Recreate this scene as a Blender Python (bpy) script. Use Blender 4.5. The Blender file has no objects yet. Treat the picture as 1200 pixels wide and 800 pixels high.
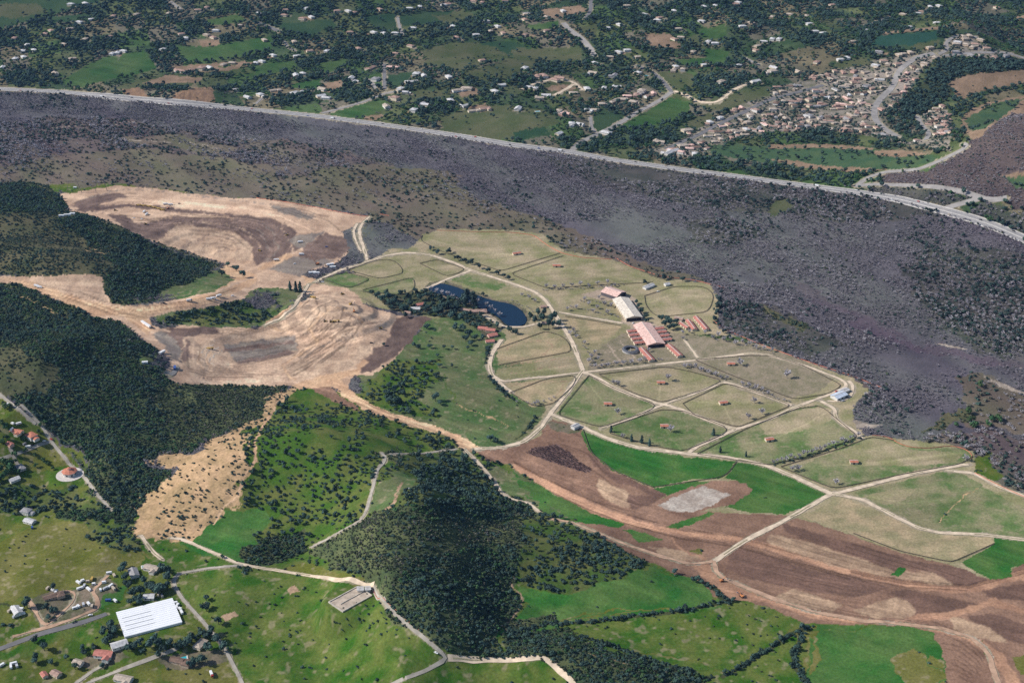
import bpy, math, random
import numpy as np
from mathutils import Vector

random.seed(7)
rng = np.random.default_rng(7)
R = math.radians
sc = bpy.context.scene
COL = sc.collection

# ------------------------------------------------------------------ camera, light, exposure
CAM_H, PITCH, FPX = 950.0, R(26.0), 1667.0        # metres, degrees below the horizon, focal length in photo pixels
cam = bpy.data.cameras.new('camera')
camo = bpy.data.objects.new('camera', cam); COL.objects.link(camo)
cam.sensor_fit = 'HORIZONTAL'; cam.sensor_width = 36.0; cam.lens = FPX / 1200 * 36.0
cam.clip_start = 5.0; cam.clip_end = 90000.0
camo.location = (0, 0, CAM_H); camo.rotation_euler = (R(90) - PITCH, 0, 0)
sc.camera = camo

SUN_EL, SUN_AZ = R(38.0), R(-92.0)                 # azimuth clockwise from +Y: the sun stands to the left
w = bpy.data.worlds.new("World"); sc.world = w; w.use_nodes = True
nt = w.node_tree; bgn = nt.nodes['Background']
sky = nt.nodes.new('ShaderNodeTexSky'); sky.sky_type = 'NISHITA'; sky.sun_disc = False
sky.sun_elevation = SUN_EL; sky.sun_rotation = SUN_AZ; sky.altitude = 900
nt.links.new(sky.outputs[0], bgn.inputs[0]); bgn.inputs[1].default_value = 0.11
sun = bpy.data.lights.new('sun', 'SUN'); sun.energy = 4.6; sun.angle = R(0.5); sun.color = (1.0, 0.945, 0.88)
suno = bpy.data.objects.new('sun', sun); COL.objects.link(suno)
sdir = Vector((math.sin(SUN_AZ) * math.cos(SUN_EL), math.cos(SUN_AZ) * math.cos(SUN_EL), math.sin(SUN_EL)))
suno.rotation_euler = sdir.to_track_quat('Z', 'Y').to_euler(); suno.location = sdir * 3000
vs = sc.view_settings
vs.view_transform = 'Standard'; vs.look = 'None'; vs.gamma = 1; vs.use_curve_mapping = False; vs.exposure = 0.14
sc.cycles.use_denoising = False
sc.cycles.max_bounces = 5; sc.cycles.diffuse_bounces = 3; sc.cycles.volume_bounces = 0; sc.cycles.transparent_max_bounces = 8

# ------------------------------------------------------------------ noise, projection and relief
def _hash(ix, iy, seed):
    n = (ix.astype(np.int64) * 374761393 + iy.astype(np.int64) * 668265263 + seed * 974634777) & 0xffffffff
    n = ((n ^ (n >> 13)) * 1274126177) & 0xffffffff
    n = ((n ^ (n >> 16)) * 2246822519) & 0xffffffff
    return ((n ^ (n >> 15)) & 0xffff) / 65535.0
def vnoise(x, y, seed=0):
    ix = np.floor(x); iy = np.floor(y); fx = x - ix; fy = y - iy
    fx = fx * fx * (3 - 2 * fx); fy = fy * fy * (3 - 2 * fy)
    a = _hash(ix, iy, seed); b = _hash(ix + 1, iy, seed); c = _hash(ix, iy + 1, seed); d = _hash(ix + 1, iy + 1, seed)
    return a + (b - a) * fx + (c - a) * fy + (a - b - c + d) * fx * fy
def fbm(x, y, sc_, seed=0, octv=4):
    s = 0; amp = 1; tot = 0; x = x / sc_; y = y / sc_
    for k in range(octv):
        s = s + amp * vnoise(x * 1.0, y * 1.0, seed + k * 17); tot += amp; amp *= .55
        x, y = x * 1.9 + y * .6 + 13.1, y * 1.9 - x * .6 + 7.7
    return s / tot
CP, SP = math.cos(PITCH), math.sin(PITCH)
def ray(px, py):
    a = np.asarray(px, float) - 600; b = 400 - np.asarray(py, float)
    return a, FPX * CP + b * SP, b * CP - FPX * SP
def project(x, y, z):
    dz = z - CAM_H
    f = y * CP - dz * SP; u = y * SP + dz * CP
    f = np.maximum(f, 1.0)
    return 600 + FPX * x / f, 400 - FPX * u / f
def flat(px, py):
    dx, dy, dz = ray(px, py); t = -CAM_H / dz
    return dx * t, dy * t
PADS = []
HILLS = [  # px, py of the foot point on the valley plane; half widths in m along / across; turn in degrees; height in m
 (60, 340, 200, 72, -20, 60), (-10, 272, 130, 55, -10, 48), (40, 470, 150, 150, 20, 74), (-120, 470, 160, 200, 0, 30),
 (330, 545, 90, 90, 0, 34), (420, 560, 80, 50, -30, 20), (480, 705, 55, 110, 10, 58), (500, 620, 55, 55, 0, 24), (660, 668, 75, 42, -20, 24), (660, 795, 110, 36, -25, 22),
 (220, 575, 70, 80, 30, 16), (470, 455, 110, 60, -30, 12), (1270, 228, 220, 160, -20, 150), (1180, 230, 90, 90, 0, 22),
 (400, 395, 60, 34, -20, 13), (430, 385, 25, 20, 0, 6), (300, 420, 70, 40, 0, 5), (250, 300, 90, 34, -10, -5), (300, 290, 80, 50, -10, 5),
 (20, 20, 500, 260, 0, 70), (225, 118, 70, 40, 0, 26), (150, 112, 60, 35, 0, 18), (560, 100, 150, 120, 0, 35), (620, 150, 90, 60, 0, 20), (870, 118, 120, 90, 0, 22),
 (1070, 80, 170, 160, 0, 34), (1150, 60, 200, 160, 0, 40), (1180, 112, 120, 70, 0, 26), (760, 40, 220, 200, 0, 40), (350, 25, 260, 200, 0, 45),
 (90, 690, 140, 60, 10, 10), (330, 720, 110, 80, 0, 9), (800, 700, 80, 30, -15, 6)]
_HG = []
for (px, py, sx, sy, r_, h_) in HILLS:
    cx, cy = flat(px, py); _HG.append((float(cx), float(cy), sx, sy, math.cos(R(r_)), math.sin(R(r_)), h_))
PITS = [(*[float(v) for v in flat(243, 287)], 150, 170, 5, -3.4, 4.2), (*[float(v) for v in flat(305, 412)], 150, 105, 8, -2.6, 3.4), (*[float(v) for v in flat(395, 375)], 95, 110, 11, 4.2, 3.6), (*[float(v) for v in flat(990, 690)], 190, 90, 14, 1.2, 3)]
def height(x, y):
    x = np.asarray(x, float); y = np.asarray(y, float)
    z = np.zeros(np.broadcast(x, y).shape)
    hm = np.zeros(z.shape)
    for k_, (cx, cy, sx, sy, c, s, h_) in enumerate(_HG):
        u = ((x - cx) * c + (y - cy) * s) / sx; v = (-(x - cx) * s + (y - cy) * c) / sy
        e_ = h_ * np.exp(-.5 * (u * u + v * v)); z = z + e_
        if k_ < 11: hm = hm + e_
    z = z + np.clip(hm / 26, 0, 1) * 20 * (.5 - np.abs(2 * fbm(x, y, 190, 66, 2) - 1) * 1.6)
    yh = 3190 - x * 0.42                      # the highway line
    far = np.clip((y - yh - 40) / 900, 0, 1); far = far * far * (3 - 2 * far)
    z = z + far * 26 * (.5 - np.abs(2 * fbm(x, y, 330, 67, 2) - 1) * 1.6) + far * (34 + 90 * (fbm(x, y, 420, 3, 3) - .5)) + np.clip((y - yh - 900) / 1500, 0, 1.5) * 30
    sw = np.clip((1900 - y) / 500, 0, 1) * np.clip((-x + 60) / 260, 0, 1)
    z = z + sw * 26 * (fbm(x, y, 130, 9, 3) - .5)
    ctr = np.exp(-((x + 60) / 170) ** 2) * np.clip((1750 - y) / 200, 0, 1)
    z = z + ctr * 24 * (fbm(x, y, 85, 12, 3) - .5)
    for cx, cy, sx, sy, seed, amp, nb in PITS:       # graded benches: level steps with steep cut faces
        u = np.sqrt(((x - cx) / sx) ** 2 + ((y - cy) / sy) ** 2)
        q = nb * u + 1.1 * fbm(x, y, 120, seed, 2); q = np.minimum(q, nb + .6); fl = np.floor(q); fr = q - fl
        z = z - amp * (fl + np.clip((fr - .66) / .34, 0, 1) - nb - .6) * np.clip((1.25 - u) / .2, 0, 1)
    for cx, cy, r_, zp in PADS:                       # ground levelled for a building
        d = np.hypot(x - cx, y - cy) / r_
        w_ = np.clip((1.6 - d) / .6, 0, 1); w_ = w_ * w_ * (3 - 2 * w_); z = z * (1 - w_) + zp * w_
    return z
def unproject(px, py):
    px = np.atleast_1d(np.asarray(px, float)); py = np.atleast_1d(np.asarray(py, float))
    dx, dy, dz = ray(px, py)
    zs = np.linspace(230, -12, 500)
    t = (zs[None, :] - CAM_H) / dz[:, None]
    hz = height(dx[:, None] * t, dy[:, None] * t)
    below = zs[None, :] <= hz
    k = np.where(below.any(1), below.argmax(1), 499); k = np.maximum(k, 1); i = np.arange(len(px))
    d1 = zs[k - 1] - hz[i, k - 1]; d2 = zs[k] - hz[i, k]
    f = np.clip(d1 / np.maximum(d1 - d2, 1e-9), 0, 1)
    tt = t[i, k - 1] + (t[i, k] - t[i, k - 1]) * f
    x, y = dx * tt, dy * tt
    return x, y, height(x, y)
def at(px, py):
    x, y, z = unproject(px, py); return float(x[0]), float(y[0]), float(z[0])

for px, py, r_ in ((174, 726, 48), (411, 702, 26), (82, 555, 20), (727, 350, 30)):
    _x, _y, _z = at(px, py); PADS.append((_x, _y, r_, _z))
# ------------------------------------------------------------------ ground cover: class = two real surface colours and patch size
CL = {  # name: (colour a, colour b, patch size in m, relief in m, relief wavelength in m, words for labels)
 'rip':    ((.09,.088,.092),(.13,.124,.126), 40, .5, 12, 'in the grey wood'),
 'ripgreen':((.055,.06,.05),(.095,.09,.078), 30, .5, 12, 'in the mixed wood'),
 'meadow': ((.118,.108,.07),(.165,.135,.1), 60, .3, 12, 'on the brown meadow'),
 'sparse': ((.1,.084,.076),(.145,.115,.1), 50, .4, 12, 'on the brushy flat'),
 'scrub':  ((.06,.072,.035),(.12,.11,.06), 30, 1., 14, 'on the olive scrub hill'),
 'forest': ((.045,.075,.036),(.085,.1,.045), 22, 1., 12, 'on the dark thicket slope'),
 'greysc': ((.055,.08,.035),(.12,.135,.06), 18, 1., 12, 'on the scrubby knoll'),
 'shrubg': ((.05,.11,.015),(.13,.145,.04), 22, .5, 14, 'on the shrubby green hill'),
 'suburb': ((.04,.065,.035),(.12,.115,.075), 45, .4, 20, 'among the far houses'),
 'estate': ((.3,.255,.215),(.13,.13,.085), 22, .2, 20, 'in the crowded estate'),
 'canyon': ((.03,.045,.025),(.05,.06,.03), 30, .6, 20, 'in the wooded canyon'),
 'hillr':  ((.075,.058,.058),(.11,.085,.078), 25, 1., 14, 'on the brown ridge'),
 'farg':   ((.035,.09,.026),(.07,.115,.04), 60, .3, 30, 'on the far green field'),
 'fardk':  ((.025,.06,.03),(.045,.08,.036), 60, .3, 30, 'on the far dark pasture'),
 'farol':  ((.065,.085,.035),(.1,.105,.055), 40, .4, 30, 'on the far olive slope'),
 'teal':   ((.022,.065,.045),(.03,.075,.05), 50, 0, 30, 'on the teal playing field'),
 'fartan': ((.29,.2,.135),(.2,.14,.09), 25, .5, 14, 'on the far bare earth'),
 'cliff':  ((.3,.19,.115),(.17,.11,.075), 8, 1.2, 8, 'on the tan road cut'),
 'golf':   ((.045,.09,.045),(.07,.11,.05), 30, .3, 30, 'on the golf course'),
 'tan':    ((.63,.44,.3),(.42,.28,.19), 22, .8, 16, 'on the tan graded earth'),
 'tan2':   ((.57,.41,.28),(.38,.26,.18), 14, .9, 12, 'on the tan graded earth'),
 'haul':   ((.63,.42,.255),(.47,.29,.175), 20, .35, 9, 'on the haul road'),
 'mauve':  ((.24,.165,.13),(.14,.095,.078), 22, .8, 10, 'on the dark graded earth'),
 'grade':  ((.27,.225,.18),(.21,.17,.145), 16, .5, 9, 'on the grey graded flat'),
 'brown':  ((.28,.17,.115),(.19,.112,.076), 30, .45, 8, 'on the ploughed earth'),
 'dkbrown':((.135,.082,.06),(.185,.11,.08), 24, .35, 8, 'on the dark ploughed strip'),
 'redtrk': ((.43,.25,.155),(.32,.18,.115), 18, .3, 8, 'on the reddish track'),
 'sand':   ((.45,.31,.2),(.31,.205,.135), 12, .3, 8, 'on the sandy patch'),
 'slope':  ((.54,.355,.2),(.36,.25,.13), 14, .8, 10, 'on the tan slope'),
 'gravel': ((.5,.44,.37),(.33,.27,.22), 9, .3, 8, 'on the pale gravel lot'),
 'past':   ((.22,.215,.1),(.37,.3,.19), 26, .2, 14, 'in the pasture'),
 'pastg':  ((.1,.16,.05),(.25,.23,.125), 24, .2, 14, 'in the green pasture'),
 'pastt':  ((.43,.33,.2),(.27,.24,.13), 18, .2, 14, 'in the tan paddock'),
 'grass':  ((.028,.12,.02),(.085,.155,.04), 30, .2, 14, 'on the bright green field'),
 'grassy': ((.035,.105,.01),(.12,.15,.035), 17, .3, 14, 'on the green field'),
 'ghill':  ((.07,.13,.04),(.14,.15,.07), 30, .35, 14, 'on the green hillside'),
 'resid':  ((.05,.105,.012),(.13,.14,.032), 22, .3, 14, 'by the lower houses'),
 'residol':((.105,.12,.02),(.17,.16,.05), 26, .3, 14, 'on the olive meadow'),
 'yard':   ((.2,.16,.115),(.1,.105,.055), 10, .2, 12, 'in the yard'),
 'garden': ((.05,.1,.03),(.12,.115,.06), 6, .2, 12, 'in the garden plots'),
 'lawn':   ((.06,.12,.04),(.08,.13,.045), 20, .1, 14, 'on the lawn'),
 'lot':    ((.46,.36,.27),(.38,.3,.22), 14, .15, 12, 'on the farm yard'),
 'bed':    ((.05,.06,.05),(.06,.07,.05), 20, 0, 12, 'in the lake'),
 'road':   ((.38,.32,.24),(.26,.235,.15), 9, .1, 12, 'by the road'),
 'hedge':  ((.04,.055,.022),(.07,.08,.035), 12, .3, 12, 'along the hedge line'),
 'heap':   ((.12,.075,.065),(.17,.11,.095), 8, 1.2, 7, 'on the brush heap'),
 'verge':  ((.2,.18,.11),(.28,.23,.16), 9, .2, 12, 'by the farm road'),
 'yardf':  ((.24,.2,.155),(.14,.14,.085), 9, .2, 12, 'among the far houses'),
 'chan':   ((.095,.08,.09),(.13,.108,.118), 20, .4, 12, 'in the dark river channel'),
 'mixsc':  ((.05,.095,.02),(.12,.13,.045), 20, .8, 12, 'on the mixed scrub hill'),
 'grove':  ((.045,.07,.03),(.11,.1,.06), 14, .3, 12, 'in the lakeside grove'),
 'umber':  ((.12,.08,.066),(.18,.125,.1), 14, .8, 9, 'on the dark graded earth'),
 'wash':   ((.42,.35,.28),(.24,.2,.16), 8, .3, 10, 'on the sandy wash'),
}
CN = list(CL); CI = {n: i for i, n in enumerate(CN)}
POLY = '''
grassy -20,600 1220,600 1220,830 -20,830
suburb -20,-20 1220,-20 1220,300 1150,260 1105,246 1075,239 1000,224 900,211 800,198 715,186 670,177 600,169 525,156 450,145 375,135 300,128 225,121 150,115 75,107 -20,103
meadow -20,195 100,180 250,188 330,205 420,192 520,200 560,228 640,258 700,278 760,308 830,330 770,328 720,312 655,297 600,277 510,274 490,290 420,304 430,250 380,242 250,230 100,217 -20,220
sparse -20,150 60,138 150,140 240,160 330,165 420,180 470,195 420,195 330,207 250,190 100,182 -20,197
meadow 130,160 200,158 260,170 290,176 230,178 150,170
meadow 60,184 170,176 260,186 330,196 320,204 200,196 80,196
rip 420,300 430,262 470,268 490,282 485,292 440,302
ripgreen 640,180 720,190 830,205 980,226 1060,236 1120,250 1000,262 900,250 800,240 720,225 660,205
farol 900,236 930,232 935,244 915,252 898,250
hillr 1085,200 1112,184 1135,172 1162,147 1200,118 1220,110 1220,250 1160,232 1110,222 1040,214 1060,206
ripgreen 1000,225 1055,220 1095,222 1140,232 1110,242 1075,238
ripgreen 1130,248 1150,236 1220,250 1220,282 1170,262
hillr 1030,206 1080,202 1090,214 1040,214
meadow 1122,440 1150,436 1220,470 1220,520 1180,500 1140,490 1120,470
sparse 1060,520 1110,505 1160,500 1220,520 1220,580 1170,570 1142,545 1125,528 1090,530
resid 1142,538 1165,535 1180,555 1165,562 1145,552
scrub 1085,505 1110,492 1130,480 1145,488 1120,498
sparse 985,440 1030,452 1038,458 1010,470 995,470 992,455
wash 1070,400 1100,402 1130,408 1170,420 1210,428 1210,433 1150,424 1100,412 1072,404
wash 1000,492 1020,496 1035,498 1020,502 1000,500
wash 1150,440 1180,450 1200,460 1200,463 1170,452
ripgreen 835,350 870,350 930,372 985,395 1010,412 960,418 900,400 850,385
ripgreen 1080,290 1220,300 1220,420 1150,410 1100,380 1060,340
ripgreen 800,262 860,258 900,275 870,290 820,285
chan 925,332 960,345 1010,368 1060,392 1110,406 1220,424 1220,434 1150,424 1080,408 1020,386 960,358 925,341
scrub 895,360 905,370 930,376 960,384 950,388 920,384 895,374
farg 71,96 110,72 125,66 170,60 184,80 160,88 140,91 110,98 95,103
farg 240,24 276,17 290,24 285,27 245,30
farg 207,54 245,55 300,45 320,42 318,58 300,63 285,66 248,72 212,71
fardk -20,8 60,-10 150,-10 60,18 -20,40
farol 0,6 40,4 55,14 20,24 0,20
fardk 57,21 105,16 110,21 75,27 60,27
cliff 143,104 152,102 166,104 174,113 170,116 146,112
cliff 198,118 208,109 226,103 250,103 252,120 230,123 205,121
farol 125,105 160,95 197,87 235,91 225,100 175,103
fartan 165,98 197,88 240,92 232,97 200,97 180,101
fartan 200,78 240,75 285,72 300,74 265,84 235,85 215,86
fartan 232,48 256,46 258,53 236,55
fardk 325,29 387,22 395,32 362,40 337,35
fardk 425,20 465,16 467,32 440,35
fardk 468,18 532,12 525,27 475,31
farol 505,20 540,12 560,20 530,30
farol 540,87 600,66 640,70 600,90 562,94
farol 490,60 525,52 585,49 600,50 600,65 540,85 525,80 500,75
farg 370,75 405,69 407,77 382,87
farg 340,99 377,92 375,104 342,104
fartan 378,98 400,94 405,102 385,108
farg 387,130 420,122 452,117 455,125 425,140 390,136
fartan 426,136 450,134 447,140 432,142
farg 430,88 452,85 452,102 440,102
fardk 454,86 490,84 472,100 457,104
farol 486,104 520,110 515,118 487,115
farol 517,137 600,120 612,130 600,165 560,162 525,155
fartan 535,104 556,101 562,110 540,114
fartan 550,126 568,121 578,130 560,132
farg 300,75 345,72 350,80 320,86 300,90
fardk 560,50 600,48 620,56 600,64
farg 720,152 786,114 810,120 807,132 790,142 755,147 730,151
fardk 695,141 707,132 725,135 732,136 712,152 698,155
farol 600,140 615,125 635,125 657,145 625,155 600,155
fardk 600,155 642,150 640,162 600,165
farol 634,100 655,95 682,100 678,109 640,110
fartan 640,103 655,99 675,102 670,107 645,107
farol 768,86 792,82 815,88 812,103 787,104
fartan 755,40 785,40 800,57 765,56
farg 817,37 850,27 853,40 845,47 825,45
farg 825,57 855,60 850,75 830,75
farg 790,70 835,67 820,77 795,76
farol 600,57 685,55 682,72 600,77
farg 617,30 655,24 655,32 625,36
farol 680,30 700,26 700,40 682,37
fartan 632,12 680,6 690,14 660,20 640,22
farol 815,122 900,100 905,122 832,130
farol 797,147 830,132 840,140 812,152
estate 820,150 850,135 870,122 905,112 900,105 930,98 955,90 985,78 1020,72 1070,60 1100,57 1115,64 1085,75 1072,100 1055,118 1045,130 1032,140 1055,160 1065,170 1010,158 960,152 900,156 860,165 815,185 760,182 750,176 790,168
estate 1078,130 1107,125 1118,150 1112,166 1115,178 1095,175 1060,168 1085,162
estate 1110,45 1130,40 1165,58 1185,62 1180,70 1130,66 1105,64
canyon 1055,120 1085,90 1105,70 1135,72 1200,66 1220,82 1150,88 1112,95 1112,112 1080,136 1060,145
teal 1020,54 1030,42 1100,36 1097,46 1065,54
farol 1065,54 1100,47 1102,56 1075,58
fartan 1035,38 1070,34 1110,30 1100,35 1060,38 1034,41
farol 975,78 1005,70 1022,70 1015,76 985,82
fartan 1110,97 1137,87 1200,82 1220,82 1220,96 1175,102 1150,107 1132,116 1120,112
fartan 1185,22 1220,12 1220,22 1195,24
fartan 1128,139 1138,128 1160,120 1200,112 1200,134 1185,133 1157,152 1152,160 1138,164 1133,157 1126,150
golf 1131,139 1162,122 1200,115 1185,130 1155,150 1137,154
golf 830,168 900,172 1025,175 1090,181 1110,190 1000,200 900,192 830,180
fartan 900,170 950,169 985,170 1025,174 1022,176 960,173 900,174
fartan 1025,176 1060,176 1090,181 1050,184 1025,182
fartan 900,187 930,188 960,194 1000,196 1045,199 1000,202 950,198
golf 1035,192 1075,194 1070,200 1040,200
golf 1180,208 1220,195 1220,215 1190,222
fartan 1172,206 1200,200 1220,196 1220,202 1190,208
past 415,320 460,290 480,292 492,280 515,268 600,270 635,274 660,294 720,304 770,326 830,332 840,345 842,385 900,408 1000,443 1020,458 1000,475 1000,495 1015,510 1110,520 1142,530 1142,552 1220,590 1220,640 1160,690 1100,680 940,612 800,605 690,600 560,530 600,500 575,450 575,405 590,385 500,372 440,360 365,335
haul 262,310 300,318 350,322 372,328 365,345 300,340 250,345
shrubg 330,455 420,460 530,515 600,545 680,600 720,650 600,690 590,760 520,775 440,690 300,664 215,635 285,520
ghill 420,440 520,370 590,390 640,480 600,530 540,520 440,490
resid 30,215 70,213 110,218 150,216 200,222 280,231 280,234 190,227 130,223 80,227
scrub -20,212 60,214 78,238 72,246 82,248 110,254 135,262 160,275 172,280 235,300 262,310 250,316 272,328 250,342 212,350 180,353 150,357 132,357 122,342 120,325 110,321 37,324 0,321 -20,325
forest -20,213 40,214 68,228 82,243 78,247 60,250 30,247 -20,246
forest 62,256 85,250 110,256 160,277 185,287 235,302 250,320 240,330 235,345 180,352 150,357 132,355 124,342 122,326 140,310 110,290 85,270
ghill 180,353 195,340 230,335 245,320 262,318 275,328 250,342 212,350
tan 70,227 87,226 112,221 140,218 175,220 225,227 275,232 300,232 337,237 375,244 405,250 432,254 415,266 400,272 407,287 409,295 397,305 390,311 362,318 350,325 300,322 265,310 235,300 185,285 172,280 160,275 135,262 110,254 82,247
mauve 88,236 115,228 140,226 152,230 130,236 100,245 86,242
umber 85,246 115,241 150,239 210,244 300,254 322,256 347,270 355,290 345,296 340,285 330,268 310,259 260,252 210,249 150,243 100,249
umber 125,251 147,252 160,262 172,268 185,280 172,280 150,270
mauve 150,256 160,262 175,262 205,254 300,256 322,262 332,272 340,288 342,296 300,312 295,290 275,272 240,266 207,263 185,282 172,280 150,270
tan2 187,283 205,264 240,266 275,273 294,290 297,306 262,304 225,296
grade 315,315 345,300 365,302 397,305 367,315 350,325
mauve 355,290 382,272 405,280 409,292 400,302 370,305 350,300
grade 335,282 352,275 380,272 352,292
grade 315,240 345,245 370,255 360,258 330,250
haul 300,314 340,297 346,300 305,317
tan -20,322 37,324 110,321 120,325 122,342 132,357 175,357 212,350 250,342 275,332 300,322 330,318 355,325 365,345 345,345 330,342 300,338 285,350 250,359 210,364 175,372 175,380 190,385 174,397 185,410 172,402 160,392 140,377 107,371 95,360 62,350 25,332 -20,331
haul 0,326 40,330 100,352 132,359 175,359 212,352 250,344 275,334 300,325 300,332 250,354 210,362 172,370 180,384 172,392 145,370 107,369 62,349 20,331
tan2 38,330 60,326 108,323 117,327 120,344 128,356 100,351 70,342
forest -20,331 20,332 60,350 92,360 105,370 60,360 30,348 -20,340
forest -20,340 30,348 60,360 107,371 140,378 165,398 185,412 182,425 172,425 190,437 212,450 300,452 340,452 330,462 282,510 250,515 190,530 180,575 165,610 150,618 128,600 112,577 85,530 50,500 25,478 -20,440
scrub -20,402 30,405 60,425 70,445 45,458 20,470 -20,458
greysc 200,450 300,453 335,455 285,508 250,513 205,520 190,480 195,460
ghill 160,415 178,410 184,420 176,426 165,424
tan 174,397 190,385 212,381 300,385 325,372 337,362 352,355 367,345 362,332 382,334 405,337 417,344 427,357 440,362 460,367 475,372 500,372 485,395 455,428 435,440 415,440 407,455 350,452 300,452 212,450 200,445 190,437 200,425 200,420 185,410
ghill 175,372 210,365 250,359 285,350 295,340 310,337 340,338 357,342 350,352 335,362 322,372 300,382 250,383 212,381 185,380
tan2 205,405 230,392 300,392 345,396 350,412 330,420 275,426 255,440 225,440 212,425
mauve 190,388 210,388 222,400 224,420 212,425 202,410
grade 176,392 190,388 205,398 213,412 211,426 200,418 190,402
umber 192,384 250,383 262,391 215,394
haul 308,380 335,362 352,352 360,365 346,386 325,389
grade 262,404 345,393 350,411 275,424
mauve 262,408 345,399 346,403 262,414
mauve 275,424 342,410 346,415 278,428
tan2 310,380 345,362 375,345 402,343 412,352 425,362 445,372 425,385 390,384 350,392
tan2 350,425 400,405 440,400 450,392 440,408 420,425 400,440 350,445 300,448 310,440
umber 452,400 463,375 475,371 507,372 495,380 482,400 450,427 435,437 418,437 428,420 440,410
haul 340,452 380,440 400,436 418,432 425,420 432,422 420,438 400,444 412,458 430,470 452,482 482,490 510,499 545,513 562,523 556,530 540,525 527,512 505,505 478,498 450,489 425,480 405,466 388,452 350,458
brown 365,455 385,452 405,468 425,482 412,478 385,468
ghill 415,440 437,440 455,428 485,398 503,378 520,372 545,374 572,388 580,402 573,425 578,445 600,468 636,490 612,515 565,522 545,512 500,494 452,480 425,464
mixsc 182,379 215,368 260,360 290,352 322,344 338,350 325,366 300,379 250,381
rip 285,356 310,344 335,345 330,360 305,367
grassy 440,815 470,798 505,784 527,774 540,778 500,815
lot 560,362 580,370 588,382 570,386 556,376
shrubg 330,460 345,455 365,456 412,480 450,492 480,500 505,507 528,515 535,522 500,528 450,530 455,540 442,552 436,575 429,600 422,610 395,625 365,641 330,650 300,662 270,655 215,632 272,592 285,536 305,508
slope 190,532 225,525 250,517 282,512 300,487 305,475 325,462 345,453 350,456 325,472 312,490 300,508 284,535 278,560 281,575 272,592 268,600 230,627 212,631 197,631 175,633 162,622 172,605 170,590 175,577 190,560
greysc 365,641 395,625 422,612 450,594 470,562 450,532 500,530 535,526 548,530 570,555 588,580 625,592 640,604 610,612 600,640 600,700 590,748 600,765 560,770 525,768 470,722 442,692 420,668 380,660
mixsc 470,545 500,532 540,530 570,556 585,578 620,592 625,602 600,612 560,610 500,608 465,600 460,580
forest 452,590 500,586 560,592 620,594 622,606 560,611 500,610 455,604
forest 455,690 480,665 520,650 560,640 598,640 604,660 600,700 586,745 595,765 560,770 525,765 485,730 462,712
forest 320,625 355,615 358,640 330,655 290,660 285,648
residol 325,662 360,658 400,668 430,672 440,685 400,680 350,672
ghill 432,575 440,552 470,560 462,585 448,598 430,602
mixsc 600,612 640,605 665,613 700,628 740,647 758,660 745,680 690,690 610,690 602,670
ghill 565,545 580,545 600,548 640,574 690,598 735,612 725,618 712,626 682,616 650,608 632,602 610,590 590,578
grass 600,552 640,575 690,599 735,612 715,625 682,614 650,606 620,588
grass 605,692 690,690 745,680 762,660 790,672 812,677 830,688 838,700 855,704 800,714 700,726 640,736 590,745 600,720
greysc 590,730 640,720 645,726 600,742
grassy 640,742 700,732 800,720 862,706 900,712 945,733 940,745 900,757 870,772 850,785 800,778 740,760 690,750
forest 600,745 650,735 690,752 740,765 790,782 840,802 800,815 640,815 670,795 640,768 600,768
grassy 500,815 530,780 560,775 638,772 662,792 675,815
grassy 820,815 900,785 930,760 945,740 955,760 940,800 935,815
residol 930,735 958,733 950,760 945,790 930,780
grass 958,732 1087,734 1097,745 1107,770 1112,815 935,815 950,775 948,750
residol 1050,775 1085,765 1105,775 1108,800 1060,800
brown 557,527 600,524 635,510 637,500 645,490 670,497 680,502 692,530 720,552 760,570 782,579 762,590 790,597 840,600 900,603 925,603 940,608 1000,627 1055,647 1113,661 1160,680 1185,672 1190,665 1220,650 1220,815 1112,815 1105,765 1097,745 1087,733 958,731 945,731 900,711 875,703 862,703 850,703 835,696 827,686 812,678 790,673 772,661 760,659 735,646 710,633 665,611 700,614 725,618 737,612 695,598 650,570 612,550 600,544 570,540
dkbrown 915,612 950,622 1075,657 1125,665 1160,680 1132,688 1120,686 1090,670 1060,664 1045,670 987,647 962,637 920,622
sand 900,626 937,632 987,648 1045,665 1050,675 1020,674 975,662 937,650 900,638
sand 1055,668 1090,670 1118,684 1110,688 1070,680 1050,676
grass 1043,674 1056,664 1062,666 1054,675
dkbrown 1033,694 1060,690 1150,708 1112,718 1075,720 1072,710 1055,700
sand 1000,715 1050,698 1070,708 1078,718 1055,724 1012,722
dkbrown 860,640 900,650 960,670 1020,680 1040,690 1000,700 940,690 880,678 850,665
sand 930,690 990,708 975,716 940,712 905,700
sand 765,640 800,645 830,655 800,656 775,650
sand 700,560 725,570 742,585 735,595 715,590 700,575
dkbrown 735,580 780,580 760,592 738,598
dkbrown 690,530 720,553 760,571 785,579 770,582 725,565 695,545
dkbrown 1130,722 1160,718 1220,738 1220,760 1180,750 1150,735
sand 1115,722 1160,735 1180,752 1150,748 1120,738
dkbrown 1150,690 1200,684 1220,680 1220,705 1180,702 1155,700
brown 1090,735 1120,740 1145,750 1157,770 1165,790 1170,815 1115,815 1107,767
grass 1150,750 1158,765 1168,790 1172,800 1164,792 1152,765
residol 1185,770 1220,765 1220,790 1195,790
grass 780,617 830,600 838,602 800,618 790,622
grass 730,620 742,620 777,632 750,635
residol 805,645 825,642 822,650
redtrk 600,540 640,560 690,588 740,607 775,617 825,624 865,629 900,637 937,650 975,662 1025,672 1075,683 1125,687 1145,684 1175,673 1220,662 1220,678 1180,682 1148,693 1125,695 1075,690 1025,679 975,668 937,656 900,643 865,636 825,630 775,623 740,616 690,600 640,572 600,548
redtrk 835,665 850,680 900,698 950,715 1012,725 1100,735 1140,745 1175,765 1195,800 1180,800 1160,770 1130,748 1060,732 1000,731 950,724 900,706 860,702 838,690 810,662 825,658
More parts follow.
